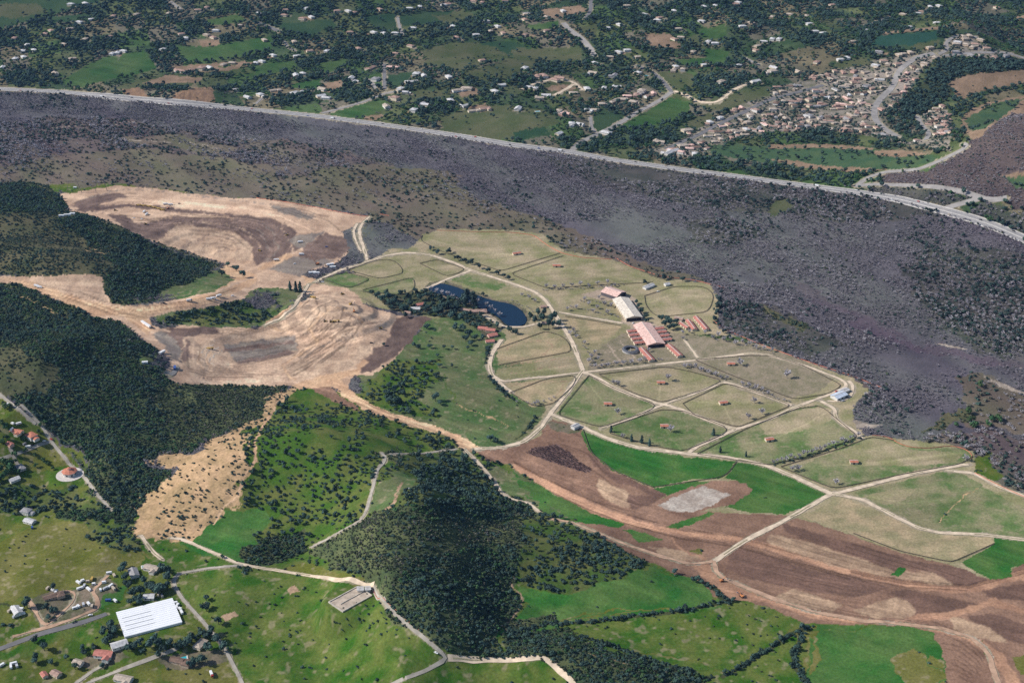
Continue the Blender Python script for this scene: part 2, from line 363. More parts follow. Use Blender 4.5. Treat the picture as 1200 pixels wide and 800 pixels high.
redtrk 1060,722 1110,716 1150,706 1165,700 1200,712 1220,720 1220,728 1190,716 1160,709 1120,722 1080,728
pastt 940,605 982,582 1000,587 1040,602 1080,620 1112,626 1162,630 1164,637 1115,658 1055,645 1000,625
grass 1127,659 1165,637 1165,627 1220,634 1220,655 1185,665 1187,675 1160,679
pastg 1000,577 1030,570 1062,562 1112,552 1132,557 1170,580 1220,605 1220,630 1112,624 1100,622 1070,612 1047,600
past 1010,582 1040,574 1075,572 1060,585 1040,592
pastg 915,547 945,542 987,525 1020,512 1047,515 1065,524 1095,526 1115,522 1132,527 1140,535 1125,544 1075,550 1025,562 987,572 975,572 945,560
past 980,530 1020,515 1047,517 1065,526 1095,528 1130,530 1120,542 1060,545 1010,545
pastg 815,530 837,515 875,502 900,492 930,480 962,474 977,477 977,490 985,500 1007,512 995,520 950,535 915,544 900,545 850,535 817,533
past 890,498 930,482 962,476 975,480 975,492 940,505 900,510
past 815,422 850,418 875,417 905,417 940,428 960,433 982,443 988,452 970,462 945,470 930,468 900,457 875,447 850,437
past 800,472 850,449 887,460 905,466 928,475 900,490 865,501 850,497 812,485
past 702,439 750,432 780,430 807,435 847,446 825,457 780,472 772,472 740,460 712,450
pastg 690,440 697,442 720,455 770,475 760,482 720,497 705,501 652,486 662,470
pastg 715,499 775,480 800,482 850,500 852,507 832,516 800,529 762,522 720,508
grass 680,503 700,510 730,520 775,530 812,536 862,540 857,550 847,559 812,562 765,571 720,552 692,530
grass 865,541 900,548 935,560 968,577 967,585 950,592 920,602 880,601 850,594 882,573 862,562 850,560
grass 765,572 812,564 832,564 782,580
brown 760,590 790,577 835,563 865,563 883,573 860,590 810,601 760,600
gravel 770,592 795,580 825,570 835,572 857,580 845,587 812,599 785,599
yard 640,492 668,498 680,505 668,508 645,503
pastt 582,408 600,395 640,388 662,395 670,412 640,420 585,428
past 582,432 640,424 675,420 683,434 640,442 590,446 580,440
pastt 590,450 640,444 676,440 672,452 648,474 625,476 598,460
past 495,275 512,270 560,272 600,273 630,277 637,285 656,297 625,307 600,316 587,318 537,302 520,295 497,287 492,282
past 660,300 715,307 765,330 745,336 710,335 680,337 637,340 607,330 597,321 628,309
past 755,347 790,336 825,336 836,344 834,355 800,361 762,362 760,355
past 765,366 800,363 830,357 828,366 800,371 770,372
past 645,347 677,345 712,350 720,365 725,375 700,375 655,366
pastt 662,370 690,374 728,381 720,392 700,405 680,408 672,395 665,380
past 605,333 625,344 635,352 640,366 622,358 610,345
garden 692,415 725,398 740,404 758,420 760,425 720,433 700,434
lawn 785,398 802,398 815,416 800,420
garden 800,392 830,392 870,395 900,408 870,414 850,412 840,400 806,402
lot 807,405 840,400 850,411 817,419
lot 680,345 706,339 732,344 745,350 755,372 762,380 740,382 728,378 738,352 705,352
lot 740,382 765,378 800,402 800,422 765,424 750,420
pastg 377,327 405,319 435,327 422,335 410,338 387,333
past 407,317 440,305 462,304 475,320 445,327
pastg 425,340 442,331 485,325 486,340 472,346 440,344
past 467,305 492,300 497,307 492,310 510,325 487,337 485,325 472,312
past 492,309 512,304 525,307 547,316 525,325 517,322
pastg 527,327 550,320 570,325 597,335 580,340 550,336
verge 745,383 900,405 980,440 960,460 905,470 850,450 800,430 690,438 690,415 720,396
grove 440,348 500,340 540,352 575,372 590,384 572,398 545,374 500,370 460,364
shrubg 428,452 440,443 470,428 500,420 508,436 512,450 488,470 505,492 452,480 424,466
heap 616,531 625,525 652,521 667,530 677,540 694,550 687,554 677,552 650,542 632,536
yard 496,335 512,329 527,330 552,340 577,350 602,354 616,363 622,374 618,384 600,386 590,382 582,374 562,364 538,352 518,348 502,344
bed 500,336 512,332 525,333 550,342 575,352 600,356 612,364 618,374 615,381 600,383 592,380 585,372 565,362 540,350 520,346 505,342
resid -20,450 0,462 25,480 50,503 85,533 112,580 130,602 155,622 172,635 190,657 205,672 203,683 217,705 237,727 262,757 285,815 -20,815
residol 0,640 40,612 90,610 130,620 160,632 182,655 150,672 120,680 70,695 0,705
residol 20,530 60,520 78,545 60,555 30,552
forest 62,592 95,584 132,590 138,604 110,612 80,608
mixsc 0,560 60,572 100,575 120,595 60,600 0,598
mixsc 110,606 170,618 178,640 150,650 115,632
residol 175,780 262,758 272,790 240,800 190,800
yard 30,705 60,692 100,690 125,672 140,690 112,716 85,728 50,738
yard 100,770 140,755 150,770 120,785 90,780
yard 185,770 215,765 262,760 268,775 215,785 195,782
grassy 0,765 50,745 100,730 125,725 120,742 90,752 40,765 10,775
grass 117,705 125,695 155,690 160,703 120,717
grassy 175,632 197,631 225,640 275,660 240,665 205,672 190,657
grassy 205,675 275,662 330,672 420,683 440,690 460,715 520,772 455,815 290,815 262,760 235,725 217,703
sand 335,690 345,685 350,692 340,696
sand 260,722 275,715 278,720 265,728
grass 215,632 250,612 272,595 300,600 310,630 300,655 250,645
'''
STROKE = '''
# class width_px : points   (worn tracks and verges that belong to the ground itself)
mauve 2 : 200,248 240,250 300,257 345,276
mauve 1.2 : 215,290 240,276 262,270
mauve 1.2 : 235,292 262,280 282,275
mauve 1.2 : 250,298 275,286 290,283
grade 1.4 : 90,236 140,222 190,224 250,232 320,240 370,252
tan2 1.5 : 205,262 230,260 262,262 290,270 305,290
grade 1.3 : 310,262 322,275 326,295 312,305
grade 1.3 : 302,268 312,280 314,296
mauve 1.6 : 120,250 150,238 200,242
tan2 2 : 215,395 212,420 225,440 262,447
haul 1.4 : 240,432 232,422 236,412 250,405
haul 1.4 : 248,432 243,422 247,412
lot .9 : 692,416 735,408
lot .9 : 700,428 742,418
lot .9 : 712,403 730,428
lot .9 : 725,398 748,424
verge .9 : 812,398 838,398 856,414
verge .9 : 770,392 800,398 870,400
gravel 1.4 : 238,414 242,407 251,404
gravel 1.4 : 241,420 246,411 255,407
gravel 1.4 : 246,424 251,415 259,411
mauve 2 : 350,392 395,384 440,378
grade 2 : 352,420 385,402 420,392
haul 2.4 : 345,445 330,430 350,415 372,400 362,385 375,372
haul 2 : 372,372 395,360 410,365 425,378
mauve 1.3 : 395,352 400,362 412,372 430,376
mauve 1.2 : 380,366 372,380 392,385
haul 3 : 326,470 318,485 305,503 298,520 300,540 285,560 280,580 262,595 250,615
scrub 1.2 : 107,295 130,298 138,290 128,284
slope 2.4 : 0,340 12,350 40,358 90,369
slope 2 : 107,294 122,298 134,298 139,291 132,286
slope 2 : 522,472 562,487 600,499
sand 3 : 450,597 462,589 468,570 470,566
wash 1.2 : 130,163 180,166 225,168 260,175
wash 1.0 : 60,150 120,146 170,143
sand 2 : 760,640 790,650 815,658
redtrk 2.5 : 780,625 800,645 825,655
slope 1.2 : 670,753 720,772 780,790
residol 3 : 600,742 660,727 700,722 760,715 800,708 840,700
residol 2.5 : 690,745 740,757 800,776 850,786
grassy 2 : 520,440 520,470
sand 1.1 : 585,430 620,424 676,419
sand 1.0 : 592,410 606,402 632,398 648,404 640,414 610,420
sand 1.0 : 598,438 640,430 668,428
sand 1.0 : 600,452 640,447 664,446 650,466
slope 1.2 : 1100,612 1130,580 1150,570
rip 4 : 185,288 235,303 262,313
sand 2 : 597,682 609,696 612,710 600,723 589,733
hedge 4 : 0,706 10,709
hedge 4 : 0,733 22,731
hedge 3 : 150,760 185,764 208,756
hedge 3 : 126,728 131,748
hedge 3 : 60,722 100,733
hedge 7 : 600,743 640,731 700,728 750,721 800,716 840,706 860,704
hedge 7 : 828,684 842,692 848,702
hedge 8 : 848,792 860,786 880,774 900,760 925,744 945,736
hedge 8 : 942,734 938,752 929,765 932,780 945,800
hedge 3 : 571,406 570,425 576,446 592,462 602,468
hedge 3 : 628,488 618,503 606,514
hedge 5 : 680,745 740,765 800,785
dkbrown 1.2 : 1000,640 1060,656 1120,668
'''
FAM = '''
umber 1.5 7 : 345,443 400,452 445,478 490,490 545,510 600,540 690,588 775,617 865,628 975,662 1075,681 1145,684 1200,664 | 350,458 405,466 450,490 490,500 545,524 600,552 690,600 775,628 865,640 975,674 1075,692 1145,694 1200,680
sand 1.3 6 : 345,446 400,455 445,481 490,493 545,513 600,543 690,590 775,619 865,630 975,664 1075,683 1145,686 1200,667 | 350,455 405,463 450,487 490,498 545,521 600,549 690,598 775,626 865,637 975,672 1075,690 1145,692 1200,678
dkbrown 1.5 5 : 836,655 850,670 900,690 950,708 1012,720 1100,730 1150,750 1190,800 | 826,665 840,690 900,708 950,722 1012,734 1060,734 1120,745 1150,770
sand 1.2 4 : 790,670 840,690 900,702 960,722 1040,728 1120,720 1160,704 1200,712 | 830,664 860,690 920,712 980,727 1060,733 1110,726 1150,712 1200,724
dkbrown 1.3 5 : 560,530 620,512 650,500 680,508 700,540 740,570 | 600,545 640,560 690,585 740,600 760,605 780,600
sand 1.2 5 : 620,548 660,560 700,575 720,590 | 600,530 660,558 720,570 750,590
dkbrown 1.2 3 : 860,642 920,655 980,672 1030,685 | 900,690 940,698 985,706 1010,714
umber 1.5 4 : 0,323 100,343 132,358 175,360 250,347 300,330 | 0,330 62,348 107,368 160,390 180,410
sand 1.3 4 : 0,326 100,348 132,362 175,364 250,351 300,334 360,338 | 0,328 60,340 100,355 150,372 180,390 205,405
umber 1.6 4 : 205,390 240,384 290,387 325,374 352,348 | 212,398 240,390 290,393 330,380 356,356
sand 1.4 5 : 200,425 215,445 262,449 330,448 380,438 | 212,420 226,438 262,443 330,441 372,432
umber 1.4 6 : 345,440 380,420 410,400 445,395 | 300,445 340,420 380,395 420,378 450,372
sand 1.3 7 : 352,440 390,410 420,395 450,385 | 330,400 360,375 390,350 410,345
umber 1.3 7 : 190,282 207,262 240,264 277,271 298,290 303,308 | 140,252 175,258 215,252 300,255 330,268 342,292
tan2 1.2 5 : 188,282 206,262 240,262 280,270 302,290 | 150,258 180,262 215,256 300,260 325,272 335,300
umber 1.2 4 : 90,240 130,228 180,226 | 95,247 150,238 200,240
haul 2.2 6 : 318,372 340,360 365,356 390,372 | 330,412 360,398 385,388 420,392
umber 1.0 6 : 370,350 375,365 362,385 340,395 | 425,368 415,385 395,400 370,420
tan2 1.2 6 : 225,400 222,425 250,440 330,440 | 235,408 240,420 265,424 320,420
# class width n : first line | last line   (benches and wheel tracks that run side by side)
mauve 1.7 6 : 185,284 205,264 240,266 275,273 294,290 | 240,303 245,292 262,290 275,295 283,303
tan2 1.7 5 : 100,240 150,230 230,238 320,248 390,262 | 95,247 150,238 230,243 320,252 360,275
grade 1.6 6 : 130,252 175,263 215,256 300,258 335,280 340,300 | 150,262 180,276 215,268 290,272 318,292 315,308
mauve 1.6 4 : 300,236 350,245 395,258 405,268 | 290,240 340,250 370,262 385,275
grade 1.9 6 : 215,398 215,432 245,442 330,442 | 240,405 238,424 260,430 330,424
mauve 1.6 5 : 262,404 345,394 | 275,430 345,414
tan2 1.9 7 : 330,378 350,356 380,345 410,350 440,368 | 318,440 360,420 400,404 430,396 450,384
mauve 1.4 6 : 300,392 340,372 365,350 385,346 | 350,440 385,420 415,392 425,378
sand 1.7 4 : 560,535 640,572 700,600 780,622 | 610,528 660,556 720,584 790,606
redtrk 1.4 7 : 850,645 950,672 1040,690 | 900,690 980,705 1050,715
dkbrown 1.4 5 : 905,630 980,655 1060,675 1120,688 | 930,618 1010,640 1080,662 1150,684
haul 1.6 3 : 350,450 405,462 450,486 510,500 550,518 | 385,446 415,456 460,478 520,500 556,520
mauve 1.4 3 : 0,325 100,345 135,362 180,366 260,350 320,328 | 0,330 95,356 140,372 185,372 260,356 330,335
redtrk 1.6 3 : 640,556 740,602 830,622 950,648 1075,680 | 640,570 740,612 830,630 950,660 1075,690
dkbrown 1.2 9 : 1095,740 1125,745 1150,765 1165,790 | 1112,790 1120,790 1130,795 1140,800
'''
RS = 2                                                  # raster cells per photo pixel
RW, RH = 1200 * RS, 800 * RS
ras = np.full((RH, RW), CI['rip'], np.uint8)
NAT = None
def fill(r_, pts, val):
    p = np.array(pts, float) * RS
    x0, y0 = np.maximum(np.floor(p.min(0)).astype(int), 0); x1, y1 = np.minimum(np.ceil(p.max(0)).astype(int) + 1, (RW, RH))
    if x1 <= x0 or y1 <= y0: return
    X, Y = np.meshgrid(np.arange(x0, x1) + .5, np.arange(y0, y1) + .5)
    ins = np.zeros(X.shape, bool); q = np.roll(p, -1, 0)
    for (ax, ay), (bx, by) in zip(p, q):
        if ay == by: continue
        c = (ay > Y) != (by > Y)
        ins ^= c & (X < (bx - ax) * (Y - ay) / (by - ay) + ax)
    r_[y0:y1, x0:x1][ins] = val
def stroke(r_, pts, wpx, val):
    for (ax, ay), (bx, by) in zip(pts[:-1], pts[1:]):
        x0 = max(int((min(ax, bx) - wpx) * RS), 0); x1 = min(int((max(ax, bx) + wpx) * RS) + 2, RW)
        y0 = max(int((min(ay, by) - wpx) * RS), 0); y1 = min(int((max(ay, by) + wpx) * RS) + 2, RH)
        if x1 <= x0 or y1 <= y0: continue
        X, Y = np.meshgrid((np.arange(x0, x1) + .5) / RS, (np.arange(y0, y1) + .5) / RS)
        k = 2.1; dx, dy = bx - ax, (by - ay) * k; L2 = dx * dx + dy * dy + 1e-9
        t = np.clip(((X - ax) * dx + (Y - ay) * k * dy) / L2, 0, 1)
        d = np.hypot(X - ax - t * dx, (Y - ay) * k - t * dy)
        r_[y0:y1, x0:x1][d < wpx / 2] = val
def pp(s): return [tuple(float(v) for v in t.split(',')) for t in s.split()]
for ln in POLY.strip().splitlines():
    n, rest = ln.split(' ', 1); fill(ras, pp(rest), CI[n])
for ln in STROKE.strip().splitlines():
    if ln.startswith('#'): continue
    hd, rest = ln.split(' : '); n, wd = hd.split(); stroke(ras, pp(rest), float(wd), CI[n])
lmap = np.ones((RH, RW), np.float32)
DARKL = {'mauve': .66, 'umber': .58, 'dkbrown': .64, 'grade': .76, 'tan2': 1.32, 'haul': 1.26, 'sand': 1.34, 'redtrk': 1.25}
for ln in FAM.strip().splitlines():
    if ln.startswith('#'): continue
    hd, rest = ln.split(' : '); n, wd, k = hd.split(); la, lb = [np.array(pp(q)) for q in rest.split(' | ')]
    def eq(P, m=14):
        d = np.r_[0, np.cumsum(np.hypot(*np.diff(P, axis=0).T))]; q = np.linspace(0, d[-1], m); return np.stack([np.interp(q, d, P[:, 0]), np.interp(q, d, P[:, 1])], -1)
    la, lb = eq(la), eq(lb)
    for j in range(int(k)):
        t = j / max(int(k) - 1, 1); P = la * (1 - t) + lb * t + rng.normal(0, .35, la.shape)
        a, b = sorted(rng.choice(14, 2, replace=False)); a = min(a, 4); b = max(b, 10)
        stroke(lmap, [tuple(q) for q in P[a:b + 1]], float(wd) * rng.uniform(1.1, 2.2), DARKL[n] * rng.uniform(.92, 1.08))
for q in ('683,440 700,462 712,476 740,480 760,480', '772,474 812,470 847,473 855,490 860,500', '702,440 740,444 774,451 772,472', '850,420 856,429 900,432 940,428', '800,530 785,510 778,501 815,498 850,500', '830,530 870,520 901,517 940,500 975,480', '920,548 960,546 1000,544 1060,538 1130,530',
          '600,318 625,312 652,314 700,322 760,332', '500,280 550,294 605,299 650,298', '1010,580 1060,590 1110,585 1160,590', '590,440 620,436 670,428', '760,355 790,345 830,348'):
    stroke(lmap, pp(q), 1.7, 1.3)
ROADS = '''
# name material width_m : points
highway motorway 20 : -40,102 0,104.5 75,108 150,115.5 225,122 300,129 375,136.5 450,146.5 525,157.5 600,170 670,178.5 715,187 800,199 850,205 900,212 950,218.5 1000,225 1050,233 1080,240.5 1105,247 1140,256.5 1170,267 1200,280 1240,298
road pale 12 : 1002,218 1022,216 1055,217 1095,219 1125,224 1147,231 1162,235 1180,232
road pale 13 : 1147,233 1125,239 1112,243 1104,246
road pale 11 : 1004,218 1012,211 1027,204 1042,201 1075,199 1098,190 1115,182 1134,172 1128,169
road pale 13 : 670,177 678,168 695,160 717,150 750,130 775,117 787,108
road asphalt 9 : 787,108 775,92 760,82 745,77
road dirt 9 : 790,107 805,112 817,120 840,121 860,105 880,97
road asphalt 12 : 780,175 815,160 840,147 875,130 905,116 940,107 965,100
road pale 15 : 1095,63 1075,67 1060,77 1051,87 1047,102 1032,115 1024,127 1025,140 1035,150 1052,160
road pale 10 : 1075,136 1080,147 1090,155 1085,164
road pale 9 : 1100,64 1112,58 1108,52 1113,46 1122,42 1145,44
road pale 10 : 1105,66 1140,62 1180,62 1205,70
road asphalt 10 : 692,-5 693,12 686,22
road pale 14 : 660,27 667,35 682,45 692,57 697,66
road asphalt 10 : 1010,32 1030,25 1042,20
road pale 9 : 377,133 400,127 425,120 452,109 470,107
road asphalt 9 : 450,75 451,105
road asphalt 12 : 300,26 315,32 327,37
road pale 7 : 466,20 468,32 472,41
road pale 8 : 200,2 212,11
road pale 6 : 300,122 305,117 311,112
road pale 8 : 430,93 437,98 440,104
road pale 7 : 333,49 338,56 346,60
road dirt 8 : 612,105 630,97 655,92 672,96 683,106
road pale 7 : 692,137 693,150 698,155
road dirt 8 : 650,112 665,104 672,99
road pale 8 : 868,66 880,72 890,76
farm_road dirt 6.0 : 683,434 677,442 665,460 650,478 643,487 635,500 615,517 590,524 556,526
farm_road dirt 6.0 : 683,434 675,412 668,396 660,383 650,368 640,352 627,342 600,332 575,324 552,317 537,310 512,301 495,297 475,296 450,300 425,309 400,316 382,324 368,331
farm_road dirt 4.3 : 497,339 525,327 552,317
farm_road dirt 4.7 : 683,436 710,433.5 750,429.5 780,426 800,424 850,417.5 880,414 900,416 945,429 987,445 994,453 962,466 937,475 900,492 862,503
farm_road dirt 6.5 : 683,436 697,441 720,455 770,473 780,474 812,485 850,500 862,503
farm_road dirt 4.7 : 705,502 740,490 772,476 785,471 825,457 848,447 870,454 900,465 928,475
farm_road dirt 6.5 : 645,485 680,499 712,514 750,525 800,531 850,535.5 880,541 900,546 930,558 955,570 975,579
farm_road dirt 5.2 : 806,531 815,524 840,513 862,503
farm_road dirt 6.0 : 975,579 1000,573 1062,557 1112,547 1135,544
farm_road dirt 6.0 : 978,577 960,586 940,598 915,612 895,622 870,635 845,652 836,658
farm_road dirt 6.0 : 975,578 1010,585 1040,600 1075,618 1100,624 1150,626 1200,632 1240,637
farm_road dirt 4.7 : 1108,551 1140,554 1170,570 1200,581 1240,598
farm_road dirt 5.6 : 962,470 978,478 979,490 990,499 1005,507 1010,514
farm_road dirt 4.3 : 994,446 1000,452 998,464 985,470 970,470
farm_road dirt 4.3 : 683,436 650,440.5 620,443 590,447.5 578,440
farm_road dirt 6.0 : 588,398 577,413 573,427 576,440 590,452 600,460
farm_road dirt 5.2 : 560,366 575,374 590,383 615,383 640,377 658,383
farm_road dirt 3.9 : 655,366 690,372 730,379
farm_road dirt 5.2 : 433,254 422,265 421,277 427,292 430,305
farm_road dirt 3.9 : 419,262 414,270 416,280 423,295
farm_road dirt 4.3 : 310,381 330,373 345,360 356,342 362,333
farm_road dirt 3.4 : 802,398 812,412 818,419
lane paved 3.8 : 447,530 453,537 442,550 436,575 429,600 422,610 395,625 365,641
lane paved 4 : 456,532 497,531 535,526
lane dirt 5 : 545,527 565,547 580,565 587,577 600,585 620,589 632,600
lane dirt 5 : 165,627 175,642 190,655
lane dirt 4.5 : 200,630 212,631 250,647 275,659 300,664 350,672 400,680 420,683 438,686
lane paved 3.8 : 285,662 240,666 210,672 203,680 206,690 217,705 237,727 260,755 270,772 283,798 290,815
lane paved 3.8 : 437,688 455,712 475,730 500,750 525,771 500,785 462,800 430,815
lane dirt 6 : 525,771 550,773 600,773 637,770 650,780 670,798 680,815
lane earth 5 : 645,608 670,612 695,622 740,640 775,652 810,661 836,657
lane earth 5.5 : 837,657 838,668 850,678 900,699 950,716 1012,727 1060,731 1100,736 1140,747 1157,762 1167,792 1172,815
lane paved 4 : -20,450 0,462 15,475 30,487 42,497
lane paved 3.8 : 25,474 50,500 60,517 80,542 100,560 112,577 130,597
lane paved 4 : 60,517 45,521 30,528 0,538 -20,543
lane paved 4 : 12,525 18,540 25,550
lane asphalt 6 : -20,766 0,760 45,743 100,728 125,719
lane paved 4 : 90,808 100,801 140,785 175,772 207,760
lane paved 4 : 78,808 95,796 112,783 125,777
lane earth 3.6 : 15,746 52,735 82,727 112,715 116,708 108,694 115,685 126,674
lane earth 3.4 : 34,703 44,718 52,735 68,722 84,708 90,695 76,692
lane pale 6 : 208,430 200,441 196,436
'''
ROADL = []
for ln in ROADS.strip().splitlines():
    if ln.startswith('#'): continue
    hd, rest = ln.split(' : '); n, m, wd = hd.split(); pts = pp(rest); ROADL.append((n, m, float(wd), pts))
    my = sum(p[1] for p in pts) / len(pts)
    ppm = FPX / (CAM_H / math.sin(PITCH + math.atan((my - 400) / FPX)))
    stroke(ras, pts, (float(wd) + (0 if n == 'highway' else (1.5 if n == 'lane' else 3))) * ppm, CI['road'])
# pale yards round the far homes
_ra, _rb = flat([640, 1150], [190, 400]); RIV = math.atan2(float(_rb[1] - _rb[0]), float(_ra[1] - _ra[0]))
def flow(x, y, seed=0):
    """long bands that follow the old river channels"""
    c, s = math.cos(RIV), math.sin(RIV); w_ = 90 * (fbm(x, y, 420, 130 + seed, 2) - .5)
    u = x * c + y * s; v = -x * s + y * c + w_
    return .6 * vnoise(u / 420, v / 62, 140 + seed) + .4 * vnoise(u / 170, v / 26, 150 + seed)
def parcel(x, y):
    """house lots across the far valley side: a value per lot"""
    a = x * .94 + y * .34 + 45 * (fbm(x, y, 160, 91, 2) - .5); b = -x * .34 + y * .94 + 45 * (fbm(x, y, 160, 92, 2) - .5)
    return _hash(np.floor(a / 72), np.floor(b / 105), 7)
def cls(px, py):
    ix = np.clip((np.asarray(px) * RS).astype(int), 3, RW - 4); iy = np.clip((np.asarray(py) * RS).astype(int), 3, RH - 4)
    return ras[iy, ix]

_nat = np.isin(np.arange(len(CN)), [CI[n] for n in ('rip', 'ripgreen', 'chan', 'mixsc', 'meadow', 'sparse', 'scrub', 'forest', 'greysc', 'shrubg', 'hillr', 'canyon', 'suburb', 'slope', 'grass', 'farol', 'fardk', 'resid', 'residol', 'grassy', 'ghill')])
_ear = np.isin(np.arange(len(CN)), [CI[n] for n in ('tan', 'tan2', 'haul', 'mauve', 'umber', 'grade', 'brown', 'dkbrown', 'redtrk', 'sand', 'gravel', 'fartan', 'cliff', 'yardf')])
def soft_cls(px, py, x, y):
    """class with the natural borders frayed by noise"""
    a = cls(px, py)
    amp = np.clip((np.asarray(py) - 40) / 300, .25, 1.2)
    b = cls(px + (fbm(x, y, 60, 61, 5) - .5) * 60 * amp, py + (fbm(x, y, 60, 62, 5) - .5) * 26 * amp)
    c = cls(px + (fbm(x, y, 16, 63, 3) - .5) * 6 * amp, py + (fbm(x, y, 16, 64, 3) - .5) * 3 * amp)
    return np.where(_nat[a] & _nat[b], b, np.where(_ear[a] & _ear[c], c, a))
FAR = '''
w 83,6 100,5 108,24 93,27 32,54 27,61 40,60 18,70 28,68 138,63 132,64 145,61 218,46 253,37 191,59 246,81 3,80 290,115 303,17 359,11 365,21 408,14 480,11 492,9 520,7 531,32 570,26 583,32 438,39 450,40 463,40 484,34 558,42 320,66 307,73 300,75 348,67 383,61 355,87 347,90 488,89 497,90 412,93 415,97 382,116 376,114 483,97 470,106 475,110 528,119 545,125 497,124 485,131 526,91 588,101 580,108 305,113 345,110 352,110 660,14 712,34 726,30 755,18 770,25 790,14 825,9 838,8 865,4 822,26 870,32 830,50 838,52 825,78 792,80 895,50 865,78 735,60 725,62 697,75 688,105 708,104 723,103 748,87 690,88 615,81 607,129 622,104 640,113 690,131 710,157 655,158 670,147 680,147 790,178 783,181 832,144 885,97 948,29 905,47 913,47 965,40 955,38 1015,37 985,71 993,69 1075,17 1098,28 1100,8 1090,9 907,81 1065,33
r 133,20 17,46 60,37 53,41 128,44 213,41 250,45 207,84 214,85 224,83 236,82 242,10 232,13 335,13 333,19 354,23 395,14 415,16 445,12 502,1 525,6 555,3 565,4 592,2 420,58 481,55 463,64 535,45 590,40 363,61 435,81 460,80 463,117 568,129 565,72 615,24 640,37 615,42 773,22 862,6 790,47 885,60 630,91 637,90 650,95 656,93 735,114 746,113 760,114 766,111 660,135 975,7 957,74 1080,15 1168,10 410,39
t 160,18 82,35 242,42 280,31 262,77 272,75 198,17 85,70 65,88 75,53 100,47 575,38 378,106 453,126 547,105 537,107 555,131 322,107 310,48 345,50 640,21 735,8 795,35 880,28 798,45 812,62 800,83 790,83 888,55 748,68 715,68 672,110 695,87 632,116 697,130 705,124 720,120 730,118 742,122 752,109 772,168 800,172 805,154 845,97 655,132 905,21 925,18 945,20 1000,50 1058,18 1128,44 1136,43 1149,48 905,86 935,85 1090,57 617,18
g 277,107 617,17 440,95 720,90 1030,62 1120,62'''
cand = []
for ln in FAR.strip().splitlines():
    c, rest = ln.split(' ', 1)
    cand += [(x, y, c, 0) for x, y in pp(rest)]
# the estate: streets of houses on the hillside, row behind row
ex0, ey0 = flat(755, 190); ex1, ey1 = flat(1240, 40)
pts = []
for row, yy in enumerate(np.arange(ey0, ey1 + 500, 29)):
    for xx in np.arange(200, 1500, 21): pts.append((xx + rng.normal(0, 5.5) + (row % 2) * 11, yy + rng.normal(0, 9) + .12 * (xx - 700) + 26 * math.sin(xx / 130)))
pts = np.array(pts); hz_ = height(pts[:, 0], pts[:, 1]); qx, qy = project(pts[:, 0], pts[:, 1], hz_)
ok = (qx > 740) & (qx < 1195) & (qy > 40) & (qy < 200)
for x, y in zip(qx[ok], qy[ok]):
    if cls(x, y) != CI['estate'] or any(cls(x + a, y + b_) == CI['road'] for a, b_ in ((4, 0), (-4, 0), (0, 2), (0, -2))): continue
    if rng.random() < .12: continue
    cand.append((float(x), float(y), rng.choice(['t', 't', 'r', 'r', 'g', 'w'], p=[.3, .2, .2, .15, .1, .05]), 1))

for x, y, c, est in cand:
    if est:  # short drives and paved courts between the estate houses
        if rng.random() < .35: stroke(ras, [(x - 4, y + 1.6), (x + 4, y + 1.9)], 1.2, CI['yardf'])
        continue
    q = rng.random(); wd = rng.uniform(4, 9); dx = rng.uniform(-4, 4)
    if cls(x, y) == CI['road']: continue
    stroke(ras, [(x - wd * .5 + dx, y + rng.uniform(-.3, 1)), (x + wd * .5 + dx, y + rng.uniform(0, 1.6))], rng.uniform(4, 7), CI['yardf' if q < .65 else ('fartan' if q < .8 else 'farg')])
    if rng.random() < .4: stroke(ras, [(x + dx, y + 1), (x + dx + rng.normal(0, 8), y + rng.uniform(2, 6))], 1.1, CI['yardf'])

